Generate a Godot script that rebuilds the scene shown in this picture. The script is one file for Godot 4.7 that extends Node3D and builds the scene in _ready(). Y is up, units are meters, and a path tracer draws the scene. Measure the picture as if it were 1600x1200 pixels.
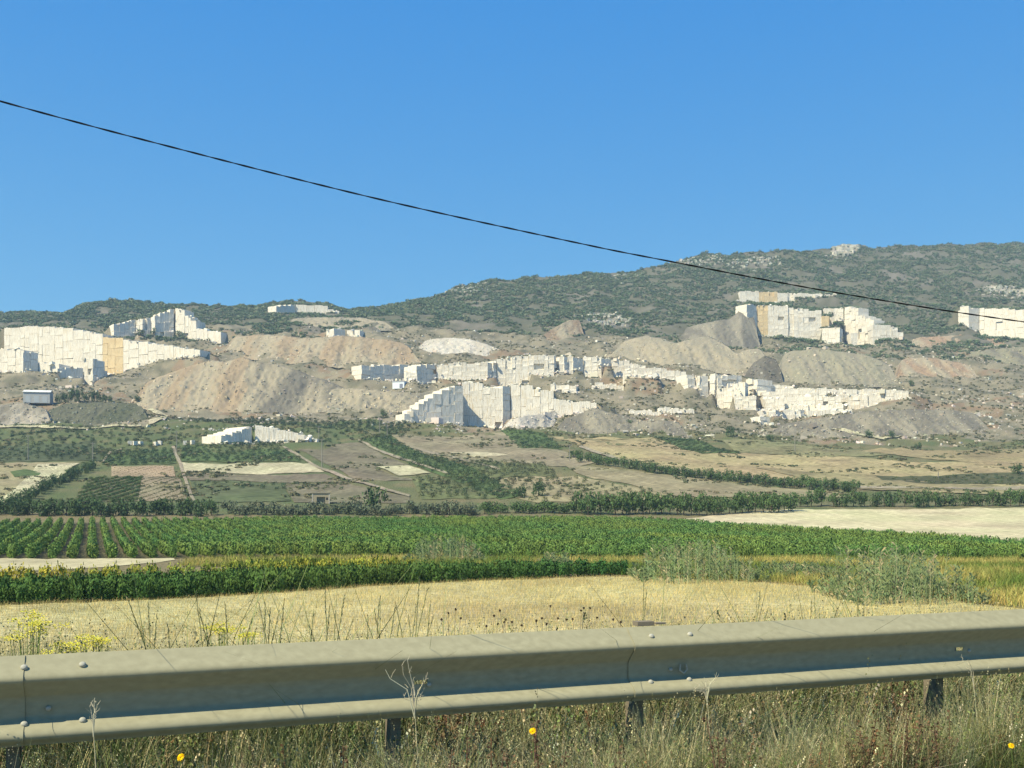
extends Node3D
# A pixel of the 1600 x 1200 photograph gives a direction; its distance comes from the terrain or the thing it touches.
const F := 1600.0
const HORIZON := 786.0
const EYE := 1.34
const PX0 := -640.0
const PX1 := 2240.0
const COL := 5.0
var rng := RandomNumberGenerator.new()
var nz := FastNoiseLite.new()
var nz2 := FastNoiseLite.new()
var lines := []
var amps := []
var NC := 0
var NL := 0
var tz := PackedFloat32Array()
var ty := PackedFloat32Array()
var used := {}
var T := {}
var M := {}

# ---------------------------------------------------------------- small helpers
func lin(r: float, g: float, b: float) -> Color:
	return Color(r, g, b).linear_to_srgb()

func mat(c: Color, rough := 0.95, tex = null, scale := 1.0, world := true, vc := false) -> StandardMaterial3D:
	var m := StandardMaterial3D.new()
	m.albedo_color = c
	m.roughness = rough
	m.metallic_specular = 0.25
	m.vertex_color_use_as_albedo = vc
	if tex != null:
		m.albedo_texture = tex
		if world:
			m.uv1_triplanar = true
			m.uv1_world_triplanar = true
			m.uv1_scale = Vector3.ONE * scale
	m.cull_mode = BaseMaterial3D.CULL_DISABLED
	return m

func numbered(n: String) -> String:
	if not used.has(n):
		used[n] = 0
		return n
	used[n] += 1
	return "%s_%03d" % [n, used[n]]

func tag(o: Node, label: String, category: String, group := "", kind := "") -> Node:
	o.set_meta("label", label)
	o.set_meta("category", category)
	if group != "":
		o.set_meta("group", group)
	if kind != "":
		o.set_meta("kind", kind)
	return o

func base(called: String, at: Vector3, turn := 0.0) -> Node3D:
	var o := Node3D.new()
	o.name = numbered(called)
	add_child(o)
	o.position = at
	o.rotation.y = turn
	return o

func put(called: String, mesh: Mesh, m: Material, parent: Node = self) -> MeshInstance3D:
	var o := MeshInstance3D.new()
	o.name = numbered(called) if parent == self else called
	o.mesh = mesh
	o.material_override = m
	parent.add_child(o, true)
	return o

func st_new() -> SurfaceTool:
	var st := SurfaceTool.new()
	st.begin(Mesh.PRIMITIVE_TRIANGLES)
	st.set_smooth_group(-1)
	return st

func quad(st: SurfaceTool, a: Vector3, b: Vector3, c: Vector3, d: Vector3) -> void:
	for p in [a, b, c, a, c, d]:
		st.add_vertex(p)

func box(st: SurfaceTool, c: Vector3, s: Vector3, bs := Basis.IDENTITY) -> void:
	var h := s * 0.5
	var p := []
	for i in 8:
		p.append(c + bs * Vector3(h.x if i & 1 else -h.x, h.y if i & 2 else -h.y, h.z if i & 4 else -h.z))
	quad(st, p[4], p[6], p[7], p[5])
	quad(st, p[1], p[3], p[2], p[0])
	quad(st, p[0], p[2], p[6], p[4])
	quad(st, p[5], p[7], p[3], p[1])
	quad(st, p[2], p[3], p[7], p[6])
	quad(st, p[0], p[4], p[5], p[1])

func tube(st: SurfaceTool, pts: Array, radii: Array, n := 6) -> void:
	var rings := []
	for i in pts.size():
		var d: Vector3 = (pts[min(i + 1, pts.size() - 1)] - pts[max(i - 1, 0)]).normalized()
		var a := d.cross(Vector3(0.31, 0.17, 0.93)).normalized()
		var b := d.cross(a)
		var r := []
		for k in n:
			var t := TAU * k / n
			r.append(pts[i] + (a * cos(t) + b * sin(t)) * radii[i])
		rings.append(r)
	for i in pts.size() - 1:
		for k in n:
			var k2 := (k + 1) % n
			quad(st, rings[i][k], rings[i][k2], rings[i + 1][k2], rings[i + 1][k])

func done(st: SurfaceTool, smooth := false) -> ArrayMesh:
	if smooth:
		st.index()
	st.generate_normals()
	return st.commit()

func rv() -> Vector3:
	var v := Vector3(rng.randf() * 2 - 1, rng.randf() * 2 - 1, rng.randf() * 2 - 1)
	return v.normalized() if v.length() > 0.01 else Vector3.UP

func vary(c: Color, k: float) -> Color:
	var b := 1.0 + rng.randf_range(-k, k)
	return Color(c.r * b * (1 + rng.randf_range(-k, k) * 0.35), c.g * b, c.b * b * (1 + rng.randf_range(-k, k) * 0.35))

# a closed-looking clump of small leaf faces in an ellipsoid
func leaf_clump(n: int, half: Vector3, leaf: float, c: Color, sd: int, hollow := 0.45) -> ArrayMesh:
	rng.seed = sd
	var st := st_new()
	for i in n:
		var d := rv()
		var r: float = lerp(hollow, 1.0, sqrt(rng.randf()))
		var p := Vector3(d.x * half.x, d.y * half.y, d.z * half.z) * r
		var nrm := (d + rv() * 0.8).normalized()
		var a := nrm.cross(rv()).normalized()
		var b := nrm.cross(a)
		var s := leaf * rng.randf_range(0.6, 1.3)
		st.set_color(vary(c, 0.3))
		var q := [p - a * s - b * s * 0.35, p - a * s * 0.1 + b * s * 0.55, p + a * s + b * s * 0.3, p + a * s * 0.1 - b * s * 0.6]
		quad(st, q[0], q[1], q[2], q[3])
	return done(st)

# a tuft of bent blades; sh > 0 adds a seed head on that share of them
func tuft(n: int, h: float, spread: float, w: float, cols: Array, sd: int, bend := 0.5, sh := 0.0, segs := 3) -> ArrayMesh:
	rng.seed = sd
	var st := st_new()
	for i in n:
		blade(st, Vector3(rng.randfn() * spread, 0, rng.randfn() * spread), h * rng.randf_range(0.5, 1.1), w * rng.randf_range(0.6, 1.3), rng.randf() * TAU, bend * rng.randf_range(0.2, 1.3), vary(cols[rng.randi() % cols.size()], 0.25), rng.randf() < sh, segs)
	return done(st)

func blade(st: SurfaceTool, p: Vector3, h: float, w: float, az: float, bend: float, c: Color, head := false, segs := 3) -> Vector3:
	var dirh := Vector3(cos(az), 0, sin(az))
	var side := Vector3(-sin(az), 0, cos(az)).rotated(Vector3.UP, rng.randf_range(-0.9, 0.9))
	var prev := p
	var pw := w
	st.set_color(c)
	for s in segs:
		var f := float(s + 1) / segs
		var q := p + dirh * (h * bend * f * f) + Vector3.UP * (h * (f - 0.28 * bend * f * f))
		var qw := w * (1.0 - f * 0.85)
		quad(st, prev - side * pw * 0.5, prev + side * pw * 0.5, q + side * qw * 0.5, q - side * qw * 0.5)
		prev = q
		pw = qw
	if head:
		st.set_color(c)
		for k in 7:
			var o := prev + Vector3(rng.randfn() * 0.004, -k * 0.014, rng.randfn() * 0.004) - dirh * (k * 0.008)
			var t := (Vector3.UP * 0.9 + rv() * 0.7).normalized() * w * 2.6
			var e := t.cross(rv()).normalized() * w * 0.9
			quad(st, o, o + t * 0.5 + e, o + t, o + t * 0.5 - e)
	return prev

func scatter(called: String, mesh: Mesh, m: Material, xf: Array, cols: Array, label: String, category: String, parent: Node = self, kind := "stuff") -> MultiMeshInstance3D:
	var mm := MultiMesh.new()
	mm.transform_format = MultiMesh.TRANSFORM_3D
	mm.use_colors = true
	mm.mesh = mesh
	mm.instance_count = xf.size()
	for i in xf.size():
		mm.set_instance_transform(i, xf[i])
		mm.set_instance_color(i, cols[i])
	var o := MultiMeshInstance3D.new()
	o.name = numbered(called) if parent == self else called
	o.multimesh = mm
	o.material_override = m
	parent.add_child(o, true)
	if parent == self:
		tag(o, label, category, "", kind)
	else:
		o.set_meta("kind", "stuff")
	return o

func xf(p: Vector3, s: Vector3, turn: float, lean := 0.0) -> Transform3D:
	var b := Basis(Vector3.UP, turn)
	if lean > 0.0:
		b = Basis(Vector3(rng.randfn(), 0, rng.randfn() + 0.001).normalized(), lean * rng.randf()) * b
	return Transform3D(b * Basis.from_scale(s), p)

# ---------------------------------------------------------------- pixels, terrain lines and heights
func at(px: float, py: float, z: float) -> Vector3:
	return Vector3((px - 800.0) / F * z, EYE + (HORIZON - py) / F * z, -z)

func rail_z(px: float) -> float:
	var u := (px - 800.0) / F
	return 4.5 / (1.0 - u / 2.75)

func add_line(d, amp: float) -> void:
	lines.append(d)
	amps.append(amp)

func line_pt(d, px: float) -> Vector2:        # (distance ahead, height)
	if d is Dictionary:
		if d.has("d"):
			return Vector2(rail_z(px) + d.d, d.y)
		return Vector2(d.z, d.y)
	var i := 0
	while i < d.size() - 2 and px > d[i + 1][0]:
		i += 1
	var t: float = clamp((px - d[i][0]) / (d[i + 1][0] - d[i][0]), 0.0, 1.0)
	var z: float = lerp(float(d[i][2]), float(d[i + 1][2]), t)
	var py: float = lerp(float(d[i][1]), float(d[i + 1][1]), t)
	return Vector2(z, EYE + (HORIZON - py) / F * z)

func flat(z: float, list: Array) -> Array:
	var r := []
	for p in list:
		r.append([p[0], p[1], z])
	return r

func define_terrain() -> void:
	add_line({"d": -1.6, "y": -0.02}, 0.0)
	add_line({"d": 0.6, "y": -0.03}, 0.02)
	add_line({"d": 3.5, "y": -0.75}, 0.06)
	add_line({"d": 9.0, "y": -2.4}, 0.1)
	add_line({"d": 18.0, "y": -4.2}, 0.1)
	add_line({"z": 40.0, "y": EYE - 6.0}, 0.12)
	add_line({"z": 62.0, "y": EYE - 6.0}, 0.12)
	add_line({"z": 86.0, "y": EYE - 6.05}, 0.12)
	add_line({"z": 110.0, "y": EYE - 6.5}, 0.12)
	add_line({"z": 140.0, "y": EYE - 7.0}, 0.12)
	add_line({"z": 180.0, "y": EYE - 6.7}, 0.15)
	add_line({"z": 230.0, "y": EYE - 5.5}, 0.15)
	add_line({"z": 270.0, "y": EYE - 4.0}, 0.15)
	add_line(flat(290, [[-600, 801], [2200, 801]]), 0.2)
	add_line(flat(330, [[-600, 783], [2200, 784]]), 0.4)
	add_line(flat(400, [[-600, 742], [0, 742], [800, 747], [1600, 754], [2200, 754]]), 0.6)
	add_line(flat(480, [[-600, 706], [0, 706], [800, 708], [1200, 712], [1600, 718], [2200, 718]]), 0.8)
	add_line(flat(560, [[-600, 672], [0, 672], [400, 672], [700, 676], [900, 680], [1200, 690], [1600, 700], [2200, 700]]), 1.5)
	add_line(flat(640, [[-600, 640], [0, 640], [200, 638], [300, 642], [600, 647], [800, 655], [1000, 655], [1200, 660], [1400, 655], [1600, 668], [2200, 668]]), 2.5)
	add_line(flat(720, [[-600, 602], [0, 602], [200, 608], [400, 618], [600, 612], [800, 607], [1000, 607], [1200, 610], [1400, 618], [1600, 632], [2200, 632]]), 3.5)
	add_line(flat(800, [[-600, 575], [200, 575], [400, 568], [600, 568], [800, 572], [1000, 577], [1200, 580], [1400, 594], [1600, 603], [2200, 600]]), 4.0)
	add_line(flat(880, [[-600, 545], [200, 545], [400, 537], [600, 537], [800, 549], [1000, 552], [1200, 556], [1400, 563], [1600, 568], [2200, 568]]), 4.0)
	add_line(flat(960, [[-600, 520], [0, 520], [200, 516], [400, 513], [600, 511], [700, 514], [800, 526], [1000, 528], [1200, 537], [1400, 538], [1600, 542], [2200, 542]]), 4.0)
	add_line([[-600, 505, 1060], [0, 504, 1060], [200, 500, 1060], [400, 498, 1060], [560, 496, 1060], [650, 493, 1060], [800, 497, 1060], [1000, 500, 1060], [1200, 503, 1060], [1600, 510, 1060], [2200, 510, 1060]], 3.0)
	add_line([[-600, 497, 1120], [0, 496, 1130], [400, 487, 1130], [560, 490, 1140], [650, 478, 1150], [800, 462, 1180], [1000, 460, 1200], [1200, 448, 1220], [1600, 452, 1220], [2200, 452, 1220]], 3.5)
	add_line([[-600, 497, 1180], [-200, 494, 1180], [0, 491, 1180], [60, 489, 1180], [100, 487, 1180], [120, 477, 1180], [170, 472, 1180], [250, 472, 1180], [275, 479, 1185], [330, 476, 1190], [400, 479, 1190], [425, 472, 1190], [470, 470, 1190], [520, 477, 1195], [545, 486, 1200], [590, 482, 1210], [640, 470, 1230], [690, 462, 1250], [715, 448, 1260], [760, 440, 1280], [850, 432, 1310], [920, 427, 1330], [990, 424, 1350], [1040, 415, 1370], [1075, 402, 1380], [1100, 398, 1390], [1200, 394, 1410], [1300, 389, 1430], [1320, 384, 1435], [1345, 386, 1440], [1450, 384, 1450], [1550, 380, 1460], [1600, 379, 1470], [2200, 372, 1500]], 3.0)
	add_line({"z": 1800.0, "y": 150.0}, 5.0)
	add_line({"z": 3000.0, "y": 20.0}, 5.0)
	NL = lines.size()
	NC = int((PX1 - PX0) / COL) + 1
	tz.resize(NC * NL)
	ty.resize(NC * NL)
	for c in NC:
		for i in NL:
			var v := line_pt(lines[i], PX0 + c * COL)
			tz[c * NL + i] = v.x
			ty[c * NL + i] = v.y

func lump(x: float, z: float) -> float:
	return nz.get_noise_2d(x, z) * 1.6

func col_line(px: float, i: int) -> Vector2:
	var f: float = clamp((px - PX0) / COL, 0.0, NC - 1.001)
	var c := int(f)
	var t := f - c
	return Vector2(lerp(tz[c * NL + i], tz[(c + 1) * NL + i], t), lerp(ty[c * NL + i], ty[(c + 1) * NL + i], t))

func height(x: float, zf: float) -> float:     # ground height at x and zf metres ahead
	var px := 800.0 + F * x / zf
	var a := col_line(px, 0)
	for i in range(1, NL):
		var b := col_line(px, i)
		if zf <= b.x or i == NL - 1:
			var t: float = clamp((zf - a.x) / (b.x - a.x), 0.0, 1.0)
			return cut(px, zf, lerp(a.y, b.y, t) + lump(x, zf) * lerp(float(amps[i - 1]), float(amps[i]), t))
		a = b
	return 0.0

func gp(px: float, py: float) -> Vector3:      # the ground seen at a pixel
	var v := (HORIZON - py) / F
	var a := col_line(px, 0)
	for i in range(1, NL):
		var b := col_line(px, i)
		if (b.y - EYE) / b.x >= v:
			var s: float = clamp((v * a.x - a.y + EYE) / ((b.y - a.y) - v * (b.x - a.x)), 0.0, 1.0)
			var zf: float = lerp(a.x, b.x, s)
			var x := (px - 800.0) / F * zf
			return Vector3(x, lerp(a.y, b.y, s) + lump(x, zf) * lerp(float(amps[i - 1]), float(amps[i]), s), -zf)
		a = b
	var e := col_line(px, NL - 3)
	return Vector3((px - 800.0) / F * e.x, e.y, -e.x)

func gpt(px: float, line_a: int, t: float) -> Vector3:   # ground between two lines
	var a := col_line(px, line_a)
	var b := col_line(px, line_a + 1)
	var zf: float = lerp(a.x, b.x, t)
	var x := (px - 800.0) / F * zf
	return Vector3(x, cut(px, zf, lerp(a.y, b.y, t) + lump(x, zf) * lerp(float(amps[line_a]), float(amps[line_a + 1]), t)), -zf)

func grid_mesh(p: PackedVector3Array, nc: int, nr: int, cols: PackedColorArray) -> ArrayMesh:
	var nm := PackedVector3Array()
	nm.resize(p.size())
	for r in nr:
		for c in nc:
			var dx := p[r * nc + min(c + 1, nc - 1)] - p[r * nc + max(c - 1, 0)]
			var dy := p[min(r + 1, nr - 1) * nc + c] - p[max(r - 1, 0) * nc + c]
			var n := dx.cross(dy).normalized()
			nm[r * nc + c] = n if n.length() > 0.5 else Vector3.UP
	var ix := PackedInt32Array()
	for r in nr - 1:
		for c in nc - 1:
			var k := r * nc + c
			ix.append_array(PackedInt32Array([k, k + nc, k + nc + 1, k, k + nc + 1, k + 1]))
	var arr := []
	arr.resize(Mesh.ARRAY_MAX)
	arr[Mesh.ARRAY_VERTEX] = p
	arr[Mesh.ARRAY_NORMAL] = nm
	arr[Mesh.ARRAY_COLOR] = cols
	arr[Mesh.ARRAY_INDEX] = ix
	var m := ArrayMesh.new()
	m.add_surface_from_arrays(Mesh.PRIMITIVE_TRIANGLES, arr)
	return m

func zone_color(i: int, t: float, x: float, z: float) -> Color:
	var n := nz2.get_noise_2d(x * 0.5, z * 0.5)
	var n2 := nz2.get_noise_2d(x * 3.0 + 400.0, z * 3.0)
	var g := float(i) + t + n * 0.7
	var verge := Color(0.17, 0.14, 0.085)
	var dry := Color(0.27, 0.23, 0.125)
	var hill := Color(0.14, 0.18, 0.075)
	var dirt := Color(0.365, 0.325, 0.225)
	var scrub := Color(0.175, 0.175, 0.115)
	var c: Color
	if g < 5.0:
		c = verge
	elif g < 12.5:
		c = dry
	elif g < 17.2:
		c = hill.lerp(dry, clamp((0.12 if x < -60.0 else 0.45) + n2 * 0.9, 0.0, 1.0))
	elif g < 22.0:
		c = dirt.lerp(Color(0.2, 0.195, 0.13), clamp(0.35 + n2 * 1.6, 0.0, 1.0))
		if n > 0.25 and n2 > 0.0:
			c = c.lerp(Color(0.4, 0.27, 0.17), 0.6)
	else:
		c = scrub.lerp(Color(0.3, 0.27, 0.22), clamp(n * 1.0 + n2 * 0.9, 0.0, 0.7))
	return vary(c, 0.06)

func build_terrain() -> void:
	var sub := [2, 8, 8, 8, 8, 8, 8, 6, 6, 6, 6, 5, 4, 6, 8, 10, 12, 16, 20, 20, 18, 16, 14, 12, 14, 4, 2]
	var rows := []
	for i in NL - 1:
		for k in sub[i]:
			rows.append([i, float(k) / sub[i]])
	rows.append([NL - 2, 1.0])
	var step := 5.0
	var nc := int((PX1 - PX0) / step) + 1
	var p := PackedVector3Array()
	var cs := PackedColorArray()
	rng.seed = 5
	for r in rows:
		for c in nc:
			var q := gpt(PX0 + c * step, r[0], r[1])
			p.append(q)
			cs.append(zone_color(r[0], r[1], q.x, q.z))
	var m := mat(Color.WHITE, 0.95, T.grit, 0.05, true, true)
	var o := put("terrain", grid_mesh(p, nc, rows.size(), cs), m)
	tag(o, "dry plain rising through terraced fields to a quarried grey-green mountain", "terrain", "", "structure")

# a sheet of the ground with its own cover, from an outline in the photograph
func patch(called: String, poly: Array, m: Material, label: String, category: String, off := 0.12, dirp := Vector2(1, 0.3), uvs := 6.0, jitter := 0.8) -> void:
	rng.seed = int(poly[0].x * 7 + poly[0].y * 13) + 3
	var pl := PackedVector2Array()
	for i in poly.size():
		var a: Vector2 = poly[i]
		var b: Vector2 = poly[(i + 1) % poly.size()]
		var n: int = max(1, int(a.distance_to(b) / 14.0))
		for k in n:
			pl.append(a.lerp(b, float(k) / n) + Vector2(rng.randf_range(-jitter, jitter) * 1.5, rng.randf_range(-jitter, jitter)))
	var lo := pl[0]
	var hi := pl[0]
	for v in pl:
		lo = lo.min(v)
		hi = hi.max(v)
	var st := st_new()
	st.set_smooth_group(0)
	var d := dirp.normalized()
	var dx := 8.0 if category == "track" else 16.0
	var dy := 3.0 if lo.y < 870 else 6.0
	var y := lo.y
	while y < hi.y:
		var strip := Geometry2D.intersect_polygons(pl, PackedVector2Array([Vector2(lo.x - 1, y), Vector2(hi.x + 1, y), Vector2(hi.x + 1, y + dy), Vector2(lo.x - 1, y + dy)]))
		for s in strip:
			var sx := INF
			var ex := -INF
			for v in s:
				sx = min(sx, v.x)
				ex = max(ex, v.x)
			var x := sx
			while x < ex:
				for g in Geometry2D.intersect_polygons(s, PackedVector2Array([Vector2(x, y - 1), Vector2(x + dx, y - 1), Vector2(x + dx, y + dy + 1), Vector2(x, y + dy + 1)])):
					var tr := Geometry2D.triangulate_polygon(g)
					for k in tr:
						var q := gp(g[k].x, g[k].y) + Vector3(0, off, 0)
						var tn := 0.86 + nz2.get_noise_2d(q.x * 2.2, q.z * 2.2) * 0.28 + nz2.get_noise_2d((q.x * d.x + q.z * d.y) * 0.7, (-q.x * d.y + q.z * d.x) * 9.0) * 0.26
						st.set_color(Color(tn, tn * (1.0 + nz2.get_noise_2d(q.x + 300.0, q.z) * 0.1), tn * 0.98))
						st.set_uv(Vector2(q.x * d.x + q.z * d.y, -q.x * d.y + q.z * d.x) / (uvs * 3.0))
						st.set_normal(Vector3.UP)
						st.add_vertex(q)
				x += dx
		y += dy
	st.index()
	st.generate_normals()
	var o := put(called, st.commit(), m)
	tag(o, label, category, "", "structure")

func px_poly(list: Array) -> PackedVector2Array:      # pixels to ground plan (x, distance)
	var r := PackedVector2Array()
	for v in list:
		var q := gp(v[0], v[1])
		r.append(Vector2(q.x, -q.z))
	return r

func V(list: Array) -> Array:
	var r := []
	for v in list:
		r.append(Vector2(v[0], v[1]))
	return r

# ---------------------------------------------------------------- textures
func noise_tex(sd: int, freq: float, lo: float, hi: float, size := 512, sx := 1.0, sy := 1.0, tint := Color(1, 1, 1)) -> ImageTexture:
	var n := FastNoiseLite.new()
	n.seed = sd
	n.noise_type = FastNoiseLite.TYPE_SIMPLEX
	n.fractal_octaves = 5
	n.frequency = freq
	var im := Image.create(size, size, true, Image.FORMAT_RGB8)
	for y in size:
		for x in size:
			var fx := float(x) / size
			var fy := float(y) / size
			var a := n.get_noise_2d(x * sx, y * sy)
			var b := n.get_noise_2d((x - size) * sx, y * sy)
			var c := n.get_noise_2d(x * sx, (y - size) * sy)
			var e := n.get_noise_2d((x - size) * sx, (y - size) * sy)
			var v: float = lerp(lerp(a, b, fx), lerp(c, e, fx), fy)
			v = lerp(lo, hi, clamp(v * 0.9 + 0.5, 0.0, 1.0))
			im.set_pixel(x, y, Color(v, v, v).lerp(Color(v * tint.r, v * tint.g, v * tint.b), 1.0 - v))
	im.generate_mipmaps()
	return ImageTexture.create_from_image(im)

# sawn limestone: fine grain, rusty and grey run-off stains that hang downwards, thin cracks
func stained_stone(sd: int) -> ImageTexture:
	var n := FastNoiseLite.new()
	n.seed = sd
	n.frequency = 1.0
	n.fractal_octaves = 4
	var size := 512
	var im := Image.create(size, size, true, Image.FORMAT_RGB8)
	for y in size:
		for x in size:
			var a := TAU * x / size
			var cx := cos(a) * 1.6
			var cy := sin(a) * 1.6
			var v := float(y) / size
			var e := smoothstep(0.9, 1.0, v)
			var st: float = lerp(n.get_noise_3d(cx * 5.0, cy * 5.0, v * 2.6), n.get_noise_3d(cx * 5.0, cy * 5.0, (v - 1.0) * 2.6), e)
			var fine: float = lerp(n.get_noise_3d(cx * 16.0, cy * 16.0, v * 60.0 + 9.0), n.get_noise_3d(cx * 16.0, cy * 16.0, (v - 1.0) * 60.0 + 9.0), e)
			var ck: float = lerp(n.get_noise_3d(cx * 2.4, cy * 2.4, v * 7.0 + 40.0), n.get_noise_3d(cx * 2.4, cy * 2.4, (v - 1.0) * 7.0 + 40.0), e)
			var c := Color(1, 1, 1) * (0.93 + fine * 0.16)
			c = c.lerp(Color(0.74, 0.66, 0.52), smoothstep(0.12, 0.5, st) * 0.6)
			c = c.lerp(Color(0.62, 0.61, 0.58), smoothstep(0.16, 0.45, -st) * 0.5)
			if absf(ck) < 0.012:
				c = c.lerp(Color(0.5, 0.46, 0.4), 0.8)
			im.set_pixel(x, y, c.clamp())
	im.generate_mipmaps()
	return ImageTexture.create_from_image(im)

func make_textures() -> void:
	T.grit = noise_tex(11, 0.05, 0.55, 1.0, 512)
	T.streak = noise_tex(12, 0.05, 0.5, 1.0, 512, 0.2, 1.8)
	T.rock = stained_stone(13)
	T.metal = noise_tex(14, 0.06, 0.87, 1.0, 512, 0.5, 1.0, Color(1.0, 0.97, 0.9))

# ---------------------------------------------------------------- the scene
func _ready() -> void:
	var cam := Camera3D.new()
	cam.name = "camera"
	add_child(cam)
	cam.position = Vector3(0, EYE, 0)
	cam.set_frustum(0.075, Vector2(0, 0.1 * 186.0 / F), 0.1, 6000.0)
	cam.current = true
	var env := Environment.new()
	env.background_mode = Environment.BG_SKY
	var sm := ProceduralSkyMaterial.new()
	sm.sky_top_color = lin(0.006, 0.138, 0.42)
	sm.sky_horizon_color = lin(0.175, 0.44, 0.575)
	sm.sky_curve = 0.15
	sm.ground_bottom_color = lin(0.2, 0.18, 0.13)
	sm.ground_horizon_color = lin(0.4, 0.45, 0.45)
	sm.sun_angle_max = 4.0
	var sky := Sky.new()
	sky.sky_material = sm
	env.sky = sky
	env.tonemap_mode = Environment.TONE_MAPPER_LINEAR
	env.tonemap_exposure = 1.7
	env.sdfgi_enabled = true
	env.ssao_enabled = true
	env.ssil_enabled = true
	env.fog_enabled = true
	env.fog_density = 0.00016
	env.fog_light_color = Color(0.72, 0.84, 0.95)
	var we := WorldEnvironment.new()
	we.name = "environment"
	we.environment = env
	add_child(we)
	var sun := DirectionalLight3D.new()
	sun.name = "sun"
	add_child(sun)
	var az := deg_to_rad(129.0)                 # to the left of the view and behind the camera
	var el := deg_to_rad(50.0)
	var s := Vector3(-sin(az) * cos(el), sin(el), -cos(az) * cos(el))
	sun.look_at_from_position(s * 100.0, Vector3.ZERO, Vector3.UP)
	sun.light_energy = 1.6
	sun.light_color = Color(1.0, 0.95, 0.82)
	sun.light_angular_distance = 0.5
	sun.shadow_enabled = true

	nz.seed = 3
	nz.frequency = 0.02
	nz.fractal_octaves = 5
	nz.fractal_gain = 0.55
	nz2.seed = 8
	nz2.frequency = 0.02
	nz2.fractal_octaves = 3
	make_textures()
	define_terrain()
	define_walls()
	build_terrain()
	M.leaf = mat(Color.WHITE, 0.8, null, 1, true, true)
	M.leaf.backlight = Color(0.25, 0.25, 0.2)
	M.bark = mat(lin(0.12, 0.095, 0.07), 0.95, T.grit, 1.2)
	build_road()
	print("terrain ", Time.get_ticks_msec())
	build_fields()
	print("fields ", Time.get_ticks_msec())
	build_quarry()
	build_heaps()
	print("quarry ", Time.get_ticks_msec())
	build_mountain_scrub()
	build_trees()
	build_crops()
	print("crops ", Time.get_ticks_msec())
	build_buildings()
	build_poles()
	build_guardrail()
	build_cable()
	build_verge()
	print("verge ", Time.get_ticks_msec())

# ---------------------------------------------------------------- road side
const RD := Vector3(0.93979, 0, -0.34174)
const RN := Vector3(0.34174, 0, 0.93979)
const R0 := Vector3(0, 0, -4.5)

func rail_pt(sx: float, h: float, out: float) -> Vector3:
	return R0 + RD * sx + Vector3(0, h, 0) + RN * out

func rail_s(px: float) -> float:
	var u := (px - 800.0) / F
	return 4.5 * u / (0.93979 - 0.34174 * u)

func build_road() -> void:
	var st := st_new()
	quad(st, rail_pt(-60, 0.0, 2.3), rail_pt(60, 0.0, 2.3), rail_pt(60, 0.0, 9.0), rail_pt(-60, 0.0, 9.0))
	var o := put("road", done(st), mat(lin(0.2, 0.19, 0.16), 0.9, T.grit, 1.5))
	tag(o, "grey asphalt road on the near side of the guardrail", "road", "", "structure")
	st = st_new()
	quad(st, rail_pt(-60, 0.004, 2.6), rail_pt(60, 0.004, 2.6), rail_pt(60, 0.004, 2.75), rail_pt(-60, 0.004, 2.75))
	var e := put("edge_line", done(st), mat(lin(0.6, 0.6, 0.56), 0.8, T.grit, 2.0), o)
	e.set_meta("label", "white painted edge line")
	st = st_new()
	quad(st, rail_pt(-60, -0.015, -0.1), rail_pt(60, -0.015, -0.1), rail_pt(60, -0.015, 2.5), rail_pt(-60, -0.015, 2.5))
	o = put("road_shoulder", done(st), mat(lin(0.56, 0.47, 0.28), 0.95, T.grit, 1.0))  # extra width and bright straw tone added to bounce warm light into the rail
	tag(o, "dry straw-coloured road shoulder, widened and brightened to bounce light onto the guardrail", "shoulder", "", "structure")

# ---------------------------------------------------------------- fields
func field_mat(r: float, g: float, b: float) -> StandardMaterial3D:
	return mat(lin(r, g, b), 0.95, T.streak, 1.0, false, true)

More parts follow.
